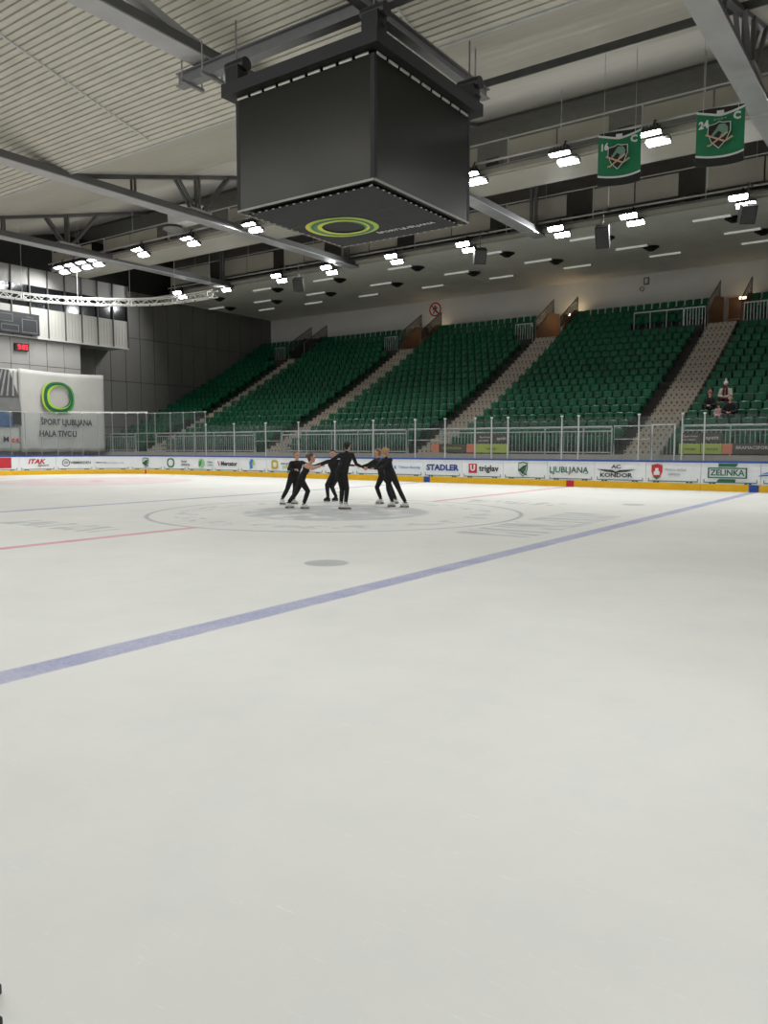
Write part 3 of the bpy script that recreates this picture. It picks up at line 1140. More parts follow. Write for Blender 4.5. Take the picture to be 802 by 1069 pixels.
BANW = M('banner_cloth', (182, 180, 174), .8, var=.05, scale=1.2)
bn = thing('hall_banner', (-31.7, 13, 1.3), 'large white cloth banner with green ring logo reading ŠPORT LJUBLJANA HALA TIVOLI', 'banner')
W(bn, cloth(-31.75, 10.15, 15.85, 1.28, 6.12, .03), 'cloth', BANW, True)
xo = -31.61
for k, (cy, cz, ro, ri, m) in enumerate(((12.5, 4.55, 1.0, .86, LIME), (12.66, 4.5, .98, .76, GREEN), (12.58, 4.6, .93, .74, DGREEN), (12.68, 4.58, .86, .72, LIME))):
    flat(circ(ro, 48, 0, 0, 2.5, ro*.93), (xo+.004*k, cy, cz), (0, 1, 0), (0, 0, 1), m, bn, 'ring_logo', .003, circ(ri, 48, .03*(k % 2), 0, 2.3, ri*.9))
flat(circ(.95, 48, 0, 0, 2.4, .86), (xo+.02, 12.58, 4.54), (0, 1, 0), (0, 0, 1), M('print_darkgreen', (24, 92, 56), .5), bn, 'ring_logo', .003, circ(.8, 48, .05, .02, 2.3, .72))
write('ŠPORT LJUBLJANA', (xo+.01, 13.1, 3.05), (0, 1, 0), (0, 0, 1), .5, INK, bn, bold=.012, stretch=.85)
write('HALA TIVOLI', (xo+.01, 12.5, 2.35), (0, 1, 0), (0, 0, 1), .5, INK, bn, bold=.012, stretch=.85)
# neighbouring picture banner
pbn = thing('picture_banner', (-31.7, 9, 1.3), 'banner printed with a hall photograph left of the white banner', 'banner')
W(pbn, cloth(-31.8, 5.5, 10.5, 1.32, 6.1, .02), 'cloth', BANW, True)
xo = -31.72


def yz(poly, m, nm, k=0):
    flat([(a-8, b-3) for a, b in poly], (xo+.012*k, 8, 3), (0, 1, 0), (0, 0, 1), m, pbn, nm, .003)


yz([(5.6, 4.2), (10.1, 3.9), (10.1, 4.5), (9.6, 6.0), (5.6, 6.0)], GREY(74), 'roof_print')
yz([(5.6, 2.75), (10.25, 2.75), (10.25, 3.5), (10.15, 4.4), (5.6, 4.3)], GREY(112), 'hall_print', 1)
yz([(5.6, 2.75), (9.8, 2.75), (9.8, 3.3), (8.8, 3.7), (5.6, 3.6)], M('picture_blue', (62, 84, 120), .6), 'seats_print', 2)
for k in range(5):
    yz([(8.3+.35*k, 4.5), (8.42+.35*k, 4.5), (9.0+.22*k, 5.95), (8.9+.22*k, 5.95)], GREY(140), 'beam_print', 3)
yz([(9.7, 2.85), (10.2, 2.85), (10.2, 3.6), (9.7, 3.6)], GREY(36), 'dark_print', 3)
write('M', (xo+.05, 9.25, 2.0), (0, 1, 0), (0, 0, 1), .45, INK, pbn, bold=.008)
write('c', (xo+.05, 9.66, 1.98), (0, 1, 0), (0, 0, 1), .42, RED, pbn, bold=.02)
write('a', (xo+.05, 9.92, 1.98), (0, 1, 0), (0, 0, 1), .42, RED, pbn, bold=.02)

# prohibition sign and small signs on the back wall
ps = thing('prohibition_sign', (-18.1, 33.95, 11.6), 'round white prohibition sign with red ring and slash on back wall', 'sign')
flat(circ(.5, 36), (-18.1, 33.97, 11.42), (1, 0, 0), (0, 0, 1), PWHITE, ps, 'disc', .02)
flat(circ(.5, 36), (-18.1, 33.95, 11.42), (1, 0, 0), (0, 0, 1), RED, ps, 'ring', .02, circ(.4, 36))
flat([(-.07, .17), (.07, .17), (.07, .28), (-.07, .28)], (-18.1, 33.945, 11.42), (1, 0, 0), (0, 0, 1), INK, ps, 'figure_head', .012)
flat([(-.2, -.28), (-.1, -.3), (.0, -.08), (.12, -.28), (.2, -.25), (.08, .02), (.22, .08), (.2, .14), (.02, .14), (-.12, .14), (-.24, .02), (-.2, -.03), (-.08, .04), (-.08, -.08)], (-18.1, 33.945, 11.42), (1, 0, 0), (0, 0, 1), INK, ps, 'figure', .012)
flat([(-.33, .27), (-.27, .33), (.33, -.27), (.27, -.33)], (-18.1, 33.93, 11.42), (1, 0, 0), (0, 0, 1), RED, ps, 'slash', .012)
es = thing('exit_sign', (-3.0, 33.95, 11.7), 'small grey pictogram sign on the white back wall', 'sign')
W(es, MB().box(-3.2, -2.86, 33.94, 33.99, 11.42, 11.86), 'plate', GREY(120))
W(es, MB().box(-3.12, -2.94, 33.925, 33.94, 11.5, 11.78), 'pictogram', GREY(210))
rl = thing('wall_fitting', (-3.3, 33.9, 11.1), 'small round grey ring fitting under the pictogram sign', 'fitting')
flat(circ(.14, 20), (-3.3, 33.96, 11.2), (1, 0, 0), (0, 0, 1), GREY(130), rl, 'ring', .04, circ(.1, 20))

# ================================================================== OVERHEAD
# ---- catwalks with panelled railings
CWP = M('catwalk_panel', (176, 172, 160), .6, var=.06, scale=1.0)
CWD = M('catwalk_dark', (70, 69, 66), .7)
BAND = M('duct_band', (192, 188, 176), .5, var=.04, scale=.8)


def catwalk(Y, zr, zp0, lab, band):
    c = thing('lighting_catwalk', (-10, Y, 12), lab, 'catwalk', 'catwalks carrying the floodlights')
    x0, x1 = -31.9, 16
    W(c, MB().box(x0, x1, Y-.05, Y+.9, 12.12, 12.18), 'deck', CWD)
    W(c, MB().tube([(x0, Y, zr), (x1, Y, zr)], .03, 6), 'top_rail', TSTEEL)
    W(c, MB().tube([(x0, Y-.28, 12.43), (x1, Y-.28, 12.43)], .045, 8), 'lamp_pipe', TSTEEL)
    W(c, MB().tube([(x0, Y-.2, 12.2), (x1, Y-.2, 12.2)], .035, 8), 'cable_pipe', TDARK)
    W(c, MB().box(x0, x1, Y-.1, Y, 12.02, 12.3), 'kerb', CWP)
    x = x0
    k = 0
    while x < x1:
        W(c, MB().bar((x, Y, 12.15), (x, Y, zr), .05, .05), 'post', TSTEEL)
        ln = (3.9, 4.6, 3.2)[k % 3]
        xe = min(x1, x+ln)
        nseg = 2
        for j in range(nseg):
            a = x+.05+(xe-x)*j/nseg
            b = x+(xe-x)*(j+1)/nseg-.02
            W(c, MB().box(a, b, Y-.03, Y, zp0, zr-.12), 'infill_panel', CWP)
        W(c, MB().tube([(x+1.9, Y+.5, zr-.3), (x+1.9, Y+.5, 15.0)], .02, 6), 'hanger_rod', TSTEEL)
        W(c, MB().box(xe+.2, xe+.75, Y+.3, Y+.7, 12.2, 12.75), 'ballast_box', CWD)
        x = xe+(1.15, .9, 1.3)[k % 3]
        k += 1
    if band:
        W(c, MB().box(x0, x1, 12.95, 15.0, 12.04, 12.1), 'duct_panel', BAND)
        W(c, MB().box(x0, x1, 12.72, 12.95, 12.1, 12.2), 'duct_lip', CWP)
    else:
        W(c, MB().box(x0, x1, Y-.02, Y+.3, 12.04, 12.12), 'duct_panel', BAND)
    return c


catwalk(12.7, 13.24, 12.5, 'catwalk with pale infill panels behind the hanging green jerseys', True)
catwalk(21.6, 13.75, 12.65, 'catwalk with pale infill panels at the edge of the stand soffit', False)

# ---- floodlights: two heads each
LENS = emis('lamp_lens', (252, 254, 255), LAMP)
HOUS = M('lamp_housing', (46, 46, 46), .5)


def flood_mesh(tilt, lens):
    m = MB()
    sk = -.08 if tilt > 0 else -.125      # depth of the anti-glare skirt
    R = Matrix.Rotation(tilt, 4, 'X')
    for (ox, oy, oz) in ((-.12, -.1, .02), (.12, .16, -.26)):
        T = Matrix.Translation((ox, oy, oz)) @ R
        if lens:
            m.box(-.36, .36, -.11, .11, -.055, -.045, T)
        else:
            m.box(-.39, .39, -.13, .13, -.045, .03, T)
            for s in (-1, 1):
                m.box(s*.39-.01, s*.39+.01, -.13, .13, sk, -.04, T)
                m.box(-.39, .39, s*.125-.008, s*.125+.008, sk, -.04, T)
            for k in range(6):
                m.box(-.3+k*.12-.012, -.3+k*.12+.012, -.14, .14, .03, .09, T)
    if not lens:
        m.bar((-.05, -.05, .02), (.0, .1, .40), .05, .05)
        m.bar((.12, .16, -.22), (.02, .12, .40), .05, .05)
    return m


protos = {}


def flood(x, y, z, tilt, lab, grp):
    t = thing('floodlight', (x, y, z), lab, 'floodlight', grp)
    key = round(tilt, 2)
    if key not in protos:
        a = flood_mesh(tilt, False).build('lamp_housing', HOUS, t)
        b = flood_mesh(tilt, True).build('lens', [LENS, HOUS], t)
        for i, pf in enumerate(b.data.polygons):      # only the face towards the ice shines
            pf.material_index = 0 if i % 6 == 0 else 1
        protos[key] = (a.data, b.data)
    else:
        link('lamp_housing', protos[key][0], t, loc=(0, 0, 0))
        link('lens', protos[key][1], t, loc=(0, 0, 0))


R1 = [12.8, 8.4, 3.78, .62, -3.06, -7.0, -10.9, -14.87, -19.23, -23.16, -27.1, -28.2, -29.3, -30.4]
for x in R1:
    if -8 < x < -6 or -12 < x < -9:
        pass
    flood(x, 12.3, 12.1, -.30, 'twin floodlight on the catwalk behind the green jerseys', 'floodlights on the jersey catwalk')
for x in (13.6, 9.2, 4.82, .2, -3.3, -8.37, -12.87, -17.48, -21.41, -26.28, -30.5):
    flood(x, 21.2, 12.02, -.86, 'twin floodlight on the catwalk along the stand soffit', 'floodlights at the stand soffit')
for k in range(17):
    flood(24-3.35*k, -12.8, 12.1, .44, 'twin floodlight over the ice edge opposite the green stand', 'floodlights opposite the stand')

# ---- strip lamps and black air diffusers on the soffit
STRIP = emis('strip_added_glow', (240, 242, 236), .2)  # lamps are off; faint glow added to lift the white above the soffit
rows = ((23.85, [3.0, -3.0, -8.5, -14.3, -20.1, -25.4, -31.0], 1), (27.0, [3.7, -1.7, -7.0, -12.3, -17.9, -23.4, -28.4, -33.2], 1), (29.6, [4.0, -.7, -5.7, -10.6, -15.6, -20.8, -25.8, -30.5], 0))
GN = ('catwalk edge', 'middle of the soffit', 'back wall')
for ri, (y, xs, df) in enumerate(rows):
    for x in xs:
        t = thing('strip_lamp', (x, y, 12.08), 'white strip lamp with added faint glow on the soffit, row nearest the '+GN[ri], 'strip lamp', 'strip lamps, row at the '+GN[ri])
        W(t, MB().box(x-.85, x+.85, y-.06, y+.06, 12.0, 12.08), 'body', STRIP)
        W(t, MB().box(x-.87, x-.83, y-.07, y+.07, 11.99, 12.08).box(x+.83, x+.87, y-.07, y+.07, 11.99, 12.08), 'end_cap', GREY(150))
        if df:
            q = thing('air_diffuser', (x+.85, y+.55, 12.08), 'round black air diffuser beside a strip lamp, row nearest the '+GN[ri], 'air diffuser', 'air diffusers, row at the '+GN[ri])
            m = MB()
            for r_, z_ in ((.42, 12.06), (.3, 11.98), (.18, 11.9)):
                m.tube([(x+.85, y+.55, z_-.03), (x+.85, y+.55, z_)], r_, 16)
            m.tube([(x+.85, y+.55, 11.86), (x+.85, y+.55, 12.07)], .08, 10)
            W(q, m, 'vanes', BLK)

# ---- hanging loudspeakers
for x, tw, lab in ((-19.16, .5, 'black loudspeaker hanging below the soffit toward the end wall'), (-7.15, .7, 'black loudspeaker hanging right of the video cube'), (-.87, .2, 'long black loudspeaker hanging below the jersey with number 16'), (5.19, .5, 'black loudspeaker hanging near the soffit beyond the jersey with number 24')):
    t = thing('loudspeaker', (x, 20.4, 10.8), lab, 'loudspeaker', 'loudspeakers under the catwalk')
    long_ = .48 if abs(x+.87) < .1 else .36
    T = Matrix.Translation((x, 20.4, 11.08)) @ Matrix.Rotation(tw, 4, 'Z') @ Matrix.Rotation(.5, 4, 'X')
    W(t, MB().box(-.3, .3, -.22, .22, -long_, long_, T), 'cabinet', M('speaker_black', (40, 40, 40), .6))
    W(t, MB().box(-.26, .26, -.24, -.22, -long_+.05, long_-.05, T), 'grille', M('speaker_grille', (74, 74, 72), .7))
    W(t, MB().tube([(x, 20.4, 11.3), (x, 20.4, 12.3)], .025, 6), 'hanger', TDARK)
    W(t, MB().bar((x, 20.38, 12.3), (x, 21.34, 12.42), .04, .05), 'outrigger', TDARK)
    W(t, MB().bar((x-.33, 20.4, 11.1), (x+.33, 20.4, 11.1), .05, .05), 'bracket', TDARK)

# ---- small projector-like unit and white box hung on the catwalk by the third truss
t = thing('air_unit', (-19.0, 12.0, 12.2), 'white box unit with round dark outlet on the catwalk', 'air unit')
W(t, MB().prism([(-.9, 0), (.9, 0), (1.0, .75), (-1.0, .9)], lambda u, v, q: (-19+u, q, 12.62+v), 11.5, 12.3), 'cabinet', PWHITE)
W(t, MB().tube([(-19.9, 11.8, 12.5), (-19.9, 11.8, 12.62)], .45, 16), 'outlet', CWD)
W(t, MB().tube([(-19.9, 11.8, 12.45), (-19.9, 11.8, 12.5)], .5, 16), 'outlet_rim', STEEL)

# ---- curved white lattice truss over the rink corner
lt = thing('lattice_truss', (-27, 13, 10), 'curved white lattice truss hanging over the rink corner', 'lattice truss')
LTM = M('truss_white', (224, 224, 218), .4, .2, var=.04)
def tp(s, off, z):
    P, T = path(s)
    N = Vector((-T.y, T.x, 0))
    q = P+N*off
    return (q.x, q.y, z)


S = [-4+k*.4 for k in range(int((QL+3.0+4)/.4))]
for off, z in ((.15, 10.12), (.55, 10.12), (.15, 9.78), (.55, 9.78)):
    W(lt, MB().tube([tp(s, off, z) for s in S], .035, 6), 'chord', LTM)
for k in range(len(S)-1):
    m = MB()
    u, d = (10.12, 9.78) if k % 2 else (9.78, 10.12)
    m.tube([tp(S[k], .15, u), tp(S[k+1], .15, d)], .018, 5)
    m.tube([tp(S[k], .55, d), tp(S[k+1], .55, u)], .018, 5)
    m.tube([tp(S[k], .15, 9.78), tp(S[k+1], .55, 9.78)], .016, 5)
    W(lt, m, 'lacing', LTM)
for k in range(0, len(S), 7):
    m = MB()
    for z in (10.12, 9.78):
        m.bar(tp(S[k], .1, z), tp(S[k], .6, z), .06, .06)
    for off in (.15, .55):
        m.bar(tp(S[k], off, 9.75), tp(S[k], off, 10.15), .06, .06)
    W(lt, m, 'coupler', LTM)
    q = tp(S[k], .35, 0)
    zt_ = 12.04 if 12.9 < q[1] < 15.05 else (VZ+SL*(q[1]-VY) if q[1] < 12.9 else 15.08)
    W(lt, MB().tube([tp(S[k], .35, 10.12), tp(S[k], .35, zt_)], .012, 5), 'suspension_wire', TSTEEL)
# small weights along the net edge
for k in range(3, len(S)-4, 2):
    W(lt, MB().tube([tp(S[k], .3, 9.66), tp(S[k], .3, 9.76)], .03, 6), 'net_hook', CWD)

# ---- video cube
CX, CY, HF = .47, .22, 1.92
vc = thing('video_cube', (CX, CY, 7), 'large black four-sided video cube hanging over centre ice', 'video cube')
LEDF = NT('led_face')
p_, x_, y_, z_ = LEDF.pos()
gx = LEDF.op('FRACT', LEDF.op('MULTIPLY', LEDF.op('ADD', x_, y_), 25))
gz = LEDF.op('FRACT', LEDF.op('MULTIPLY', z_, 25))
gm = LEDF.op('MULTIPLY', LEDF.rng(gx, .05, .2), LEDF.rng(gz, .05, .2))
LEDF = LEDF.fin(LEDF.mix(gm, lin((18, 18, 17)), lin((28, 28, 23))), .3, 0, .26)
LEDF.node_tree.nodes['Principled BSDF'].inputs['Specular Tint'].default_value = (1, .97, .84, 1)
W(vc, MB().box(CX-HF+.05, CX+HF-.05, CY-HF+.05, CY+HF-.05, 7.06, 9.5), 'core', BLK)
h = HF
for (a, b) in (((-h+.03, -h), (h-.03, -h)), ((h, -h+.03), (h, h-.03)), ((h-.03, h), (-h+.03, h)), ((-h, h-.03), (-h, -h+.03))):
    m = MB().bar((CX+a[0], CY+a[1], 8.28), (CX+b[0], CY+b[1], 8.28), .09, 2.44)
    W(vc, m, 'screen', LEDF)
for sx_ in (-1, 1):
    for sy_ in (-1, 1):
        W(vc, MB().box(CX+sx_*h-.05, CX+sx_*h+.05, CY+sy_*h-.05, CY+sy_*h+.05, 7.04, 9.52), 'corner_post', BLK)
HH = 2.2
m = MB().ring([(-HH, -HH), (HH, -HH), (HH, HH), (-HH, HH)], [(-HH+.34, -HH+.34), (HH-.34, -HH+.34), (HH-.34, HH-.34), (-HH+.34, HH-.34)], lambda u, v, t: (CX+u, CY+v, t), 9.58, 9.86)
W(vc, m, 'hood_frame', M('hood_black', (18, 18, 18), .6))
W(vc, MB().box(CX-1.9, CX+1.9, CY-1.9, CY+1.9, 9.6, 9.66), 'hood_cover', BLK)
# pale fabric lacing strips under the hood and around the bottom edge
LACE = M('lacing_pale', (214, 214, 204), .6)
for side in range(4):
    R = Matrix.Rotation(side*PI/2, 4, 'Z')
    T = Matrix.Translation((CX, CY, 0)) @ R
    for k in range(9):
        u = -1.9+k*.425
        m = MB().box(u, u+.33, -HF-.07, -HF-.045, 9.51, 9.56, T)
        W(vc, m, 'lacing', LACE)
    for k in range(18):
        u = -1.86+k*.21
        W(vc, MB().box(u, u+.05, -HF+.1, -HF+.13, 6.985, 7.0, T), 'eyelet', LACE)
    W(vc, MB().box(-HF-.04, HF+.04, -HF-.06, -HF-.035, 7.03, 7.07, T), 'edge_trim', M('trim_grey', (150, 148, 140), .5))
W(vc, MB().box(CX-HF+.14, CX+HF-.14, CY-HF+.14, CY+HF-.14, 6.99, 7.02), 'bottom_cloth', M('cloth_charcoal', (46, 46, 48), .8, var=.08))
W(vc, MB().box(CX-HF+.14, CX+HF-.14, CY-.35, CY-.34, 6.986, 6.99), 'cloth_seam', GREY(80))
lx, ly = CX-.62, CY+.25
zb = 6.98
for k, (dx, dy, ro, ri, m) in enumerate(((-.05, 0, .87, .72, M('print_yellow', (214, 214, 60), .5)), (.06, 0, .85, .68, LIME), (0, .01, .78, .62, DGREEN), (-.03, .02, .68, .55, GREEN), (.05, -.01, .645, .56, M('print_yellow', (214, 214, 60), .5)))):
    flat(circ(ro, 48, 0, 0, 2.2, ro*.92), (lx+dx, ly+dy, zb-.004*k), (1, 0, 0), (0, -1, 0), m, vc, 'ring_logo', .003, circ(ri, 48, .03, 0, 2.2, ri*.9))
write('ŠPORT', (CX+.12, CY+1.16, zb-.01), (1, 0.0, 0), (0, -1, 0), .2, PWHITE, vc, stretch=1.05)
write('LJUBLJANA', (CX+.96, CY+1.16, zb-.01), (1, 0.0, 0), (0, -1, 0), .2, PWHITE, vc, stretch=1.05)
# ---- chain hoists and rigging steel above the cube
for sx_, sy_, nm in ((-1, -1, 'corner facing the end wall'), (1, -1, 'corner facing the ice entrance'), (1, 1, 'corner facing the spectators'), (-1, 1, 'corner facing the stand')):
    x, y = CX+sx_*1.95, CY+sy_*1.95
    t = thing('chain_hoist', (x, y, 9.86), 'black chain hoist on the video cube hood at its '+nm, 'chain hoist', 'chain hoists of the cube')
    W(t, MB().box(x-.2, x+.2, y-.16, y+.16, 9.861, 10.24), 'motor_body', BLK)
    W(t, MB().tube([(x-.3, y+.05, 10.3), (x+.28, y+.05, 10.3)], .15, 12), 'motor_drum', M('hoist_black', (30, 30, 30), .5))
    W(t, MB().tube([(x, y, 10.2), (x, y, 11.3)], .02, 6), 'chain', TDARK)
    W(t, MB().tube([(x+.12, y, 10.1), (x+.3, y, 9.9), (x+.25, y+.1, 10.0)], .02, 6), 'cable_loop', BLK)
RIG = M('rigging_steel', (132, 132, 132), .5, .2, var=.06)


def ibeam(root, a, b, w_, h_, nm):
    a, b = Vector(a), Vector(b)
    z = Vector((0, 0, h_/2))
    m = MB()
    m.bar(a, b, w_*.25, h_)
    m.bar(a-z, b-z, w_, .03)
    m.bar(a+z, b+z, w_, .03)
    return W(root, m, nm, RIG)


t = thing('rigging_beam', (-2, .05, 11.5), 'grey steel rigging beam above the left edge of the video cube', 'beam', 'rigging beams over the cube')
ibeam(t, (-5.5, .05, 11.62), (4.2, .05, 11.62), .28, .32, 'beam')
for x in (-5.0, -4.2):
    W(t, MB().box(x-.05, x+.05, -.35, .45, 11.36, 11.44), 'clamp_plate', RIG)
    for y in (-.3, .4):
        W(t, MB().tube([(x, y, 11.38), (x, y, 12.2)], .02, 6), 'clamp_rod', STEEL)
t = thing('rigging_beam', (1.35, 2.4, 11.4), 'pale grey rigging beam crossing above the far right edge of the video cube', 'beam', 'rigging beams over the cube')
ibeam(t, (1.35, -2.3, 11.3), (1.35, 5.0, 11.3), .26, .24, 'beam')
W(t, MB().tube([(1.35, 4.4, 11.4), (1.35, 4.4, 12.3)], .025, 6), 'hanger_rod', STEEL)
# ---- retired jersey banners
JG = M('jersey_green', (24, 112, 72), .75, var=.08, scale=4)
JK = M('jersey_black', (30, 30, 30), .75, var=.1, scale=4)
JW = M('jersey_white', (206, 210, 204), .75, var=.04)
JP = M('jersey_grey', (104, 140, 118), .75, var=.06)
JX = M('jersey_stick', (196, 160, 132), .75, var=.04)


def jersey(X, num, lab, name_, ztop):
    Y = 9.0
    j = thing('jersey_banner', (X, Y, ztop-1.55), lab, 'jersey banner', 'jersey banners under the roof')

    def bend(u):
        return .10*math.sin(u*2.6)+.07*u*u

    def top(u):
        return -.17+.16*abs(u/.62)**1.3

    def sheet(u0, u1, lo, hi, off, mat, nm, n=14, k=4):
        vs_, fs = [], []
        for s in (0, 1):
            for i in range(n+1):
                u = u0+(u1-u0)*i/n
                for q in range(k+1):
                    a = lo(u)+(hi(u)-lo(u))*q/k
                    vs_.append((X+u, Y+bend(u)-off+s*.006, ztop+a))
        N = (n+1)*(k+1)
        for i in range(n):
            for q in range(k):
                a = i*(k+1)+q
                fs.append((a, a+k+1, a+k+2, a+1))
                fs.append((N+a, N+a+1, N+a+k+2, N+a+k+1))
        edge = [q for q in range(k+1)]+[i*(k+1)+k for i in range(1, n+1)]+[n*(k+1)+q for q in range(k-1, -1, -1)]+[i*(k+1) for i in range(n-1, 0, -1)]
        for a, b in zip(edge, edge[1:]+edge[:1]):
            fs.append((a, b, N+b, N+a))
        return W(j, MB().add(vs_, fs), nm, mat, False)
    hem = lambda u: -1.22-.10*(1-(u/.62)**2)
    bot = lambda u: -1.50-.06*(1-(u/.62)**2)
    sheet(-.62, .62, hem, top, 0, JG, 'body')
    sheet(-.62, .62, bot, hem, 0, JK, 'hem_panel')
    sheet(-.62, .62, lambda u: hem(u)-.02, lambda u: hem(u)+.035, .012, JW, 'hem_stripe')
    sheet(-.62, .62, lambda u: top(u)-.045, lambda u: top(u)+.015, .012, JW, 'shoulder_stripe')
    sheet(-.60, .60, lambda u: top(u)+.015, lambda u: .03, -.004, JK, 'collar_lining')
    sheet(-.09, .09, lambda u: -.2+abs(u)*.6, lambda u: -.06, .02, JW, 'collar', 4, 2)
    org = lambda u, v, l: (X+u, Y+bend(u)-l, ztop+v)
    write(num, org(-.42, -.40, .02), (1, -.1, 0), (0, 0, 1), .27, JW, j, 'number', bold=.012)
    write('C', org(.42, -.26, .02), (1, .35, 0), (0, 0, 1), .27, JW, j, 'captain_letter', bold=.014)
    # shield crest with crossed sticks
    sh = scale([(-.3, .28), (-.1, .3), (0, .34), (.1, .3), (.3, .28), (.31, .05), (.2, -.2), (0, -.4), (-.2, -.2), (-.31, .05)], 1.0)
    flat(sh, org(0, -.72, .10), (1, 0, 0), (0, 0, 1), JW, j, 'crest_edge', .006)
    flat(scale(sh, .93), org(0, -.72, .108), (1, 0, 0), (0, 0, 1), JK, j, 'crest_field', .006)
    flat([(-.2, -.02), (-.08, .12), (.0, .24), (.16, .22), (.24, .1), (.22, -.06), (.1, -.14), (.02, -.1), (.08, 0), (-.02, .06), (-.1, -.02), (-.16, -.08)], org(0, -.70, .116), (1, 0, 0), (0, 0, 1), JP, j, 'crest_figure', .006)
    flat([(-.36, .03), (-.34, .07), (.16, -.19), (.36, -.10), (.37, -.14), (.16, -.24)], org(0, -.74, .124), (1, 0, 0), (0, 0, 1), JX, j, 'stick', .006)
    flat([(.24, .0), (.22, .04), (-.24, -.24), (-.3, -.24), (-.3, -.28), (-.22, -.28)], org(0, -.74, .122), (1, 0, 0), (0, 0, 1), JX, j, 'stick', .006)
    if name_:
        for k in range(4):
            flat([(-.035, -.03), (.03, -.03), (.035, .03), (-.03, .03)], org(-.12+.085*k, -.31+.008*k, .05), (1, 0, 0), (0, 0, 1), JP, j, 'small_letter', .004)
    for u in (-.45, .45):
        W(j, MB().tube([(X+u, Y+bend(u), ztop-.1), (X+u, Y+bend(u), 13.4)], .008, 5), 'hanging_cord', TSTEEL)
    W(j, MB().tube([(X-.3, Y+.05, ztop-1.5), (X-.3, Y+.05, ztop-2.1)], .012, 5), 'weight_rod', TSTEEL)


jersey(3.75, '16', 'green jersey banner numbered 16 hanging beside a bright floodlight', False, 11.05)
jersey(6.62, '24', 'green jersey banner numbered 24 hanging beside the wide steel truss chord', True, 11.05)

# ================================================================== PEOPLE
S_AX = Vector((.8160, .5781, 0))      # across the view, used only as a handy ground frame for the group
D_AX = Vector((-.5781, .8160, 0))
SKIN = M('skin', (206, 158, 134), .55, var=.05, scale=9)
CLOTH = M('black_sportswear', (20, 20, 22), .75, var=.15, scale=6)
BOOTW = M('boot_white', (226, 226, 220), .45, var=.03)
BOOTK = M('boot_black', (26, 26, 26), .45, var=.1)
BLADE = M('blade_steel', (190, 192, 196), .25, .9, var=.03)


def capsule(p0, p1, r0, r1, n=10, fl=None):
    """closed tapered capsule as (verts, faces); fl = (axis vector, factor) squashes the section along that axis"""
    p0, p1 = Vector(p0), Vector(p1)
    d = p1-p0
    L = d.length
    d = d.normalized() if L > 1e-6 else Vector((0, 0, 1))
    u = Vector((0, 0, 1)) if abs(d.z) < .9 else Vector((1, 0, 0))
    a = d.cross(u).normalized()
    b = a.cross(d)
    rings = []
    for k in range(1, 5):
        t = -PI/2+PI/2*k/4
        rings.append((p0+d*(r0*math.sin(t)), r0*math.cos(t)))
    for k in range(0, 4):
        t = PI/2*k/4
        rings.append((p1+d*(r1*math.sin(t)), r1*math.cos(t)))
    vs_ = [p0-d*r0]
    for c, r in rings:
        for i in range(n):
            t = 2*PI*i/n
            vs_.append(c+a*(r*math.cos(t))+b*(r*math.sin(t)))
    vs_.append(p1+d*r1)
    if fl:
        ax, f = Vector(fl[0]).normalized(), fl[1]
        mid = (p0+p1)/2
        vs_ = [v-ax*((v-mid).dot(ax)*(1-f)) if True else v for v in vs_]
    fs = [(0, 1+(i+1) % n, 1+i) for i in range(n)]
    m = len(rings)
    for k in range(m-1):
        for i in range(n):
            j = (i+1) % n
            fs.append((1+k*n+i, 1+k*n+j, 1+k*n+n+j, 1+k*n+n+i))
    e = len(vs_)-1
    fs += [(e, 1+(m-1)*n+i, 1+(m-1)*n+(i+1) % n) for i in range(n)]
    return vs_, fs


def fuse(name, prims, mats, parent, voxel, smooth=4):
    """melt a list of (p0,p1,r0,r1,material index[,squash]) into ONE continuous surface"""
    m = MB()
    for q in prims:
        v, f = capsule(*q[:4], fl=q[5] if len(q) > 5 else None)
        m.add(v, f)
    me = bpy.data.meshes.new(name)
    me.from_pydata(m.v, [], m.f)
    o = bpy.data.objects.new(name, me)
    COL.objects.link(o)
    r = o.modifiers.new('r', 'REMESH')
    r.mode = 'VOXEL'
    r.voxel_size = voxel
    s = o.modifiers.new('s', 'SMOOTH')
    s.iterations = smooth
    s.factor = .5
    dg = bpy.context.evaluated_depsgraph_get()
    out = bpy.data.meshes.new_from_object(o.evaluated_get(dg))
    bpy.data.objects.remove(o)
    for mt in mats:
        out.materials.append(mt)
    n = len(out.polygons)
    if n and len(mats) > 1:
        cs = np.empty(n*3)
        out.polygons.foreach_get('center', cs)
        cs = cs.reshape(n, 3)
        best = np.full(n, 1e9)
        idx = np.zeros(n, int)
        for q in prims:
            a, b = np.array(q[0]), np.array(q[1])
            ab = b-a
            t = np.clip(((cs-a)@ab)/max(1e-9, ab@ab), 0, 1)
            d = np.linalg.norm(cs-a-t[:, None]*ab, axis=1)-(q[2]+(q[3]-q[2])*t)
            k = d < best
            best[k] = d[k]
            idx[k] = q[4]
        out.polygons.foreach_set('material_index', idx.astype(np.int32))
    out.polygons.foreach_set('use_smooth', [True]*n)
    out.name = name
    return link(name, out, parent, loc=(0, 0, 0))


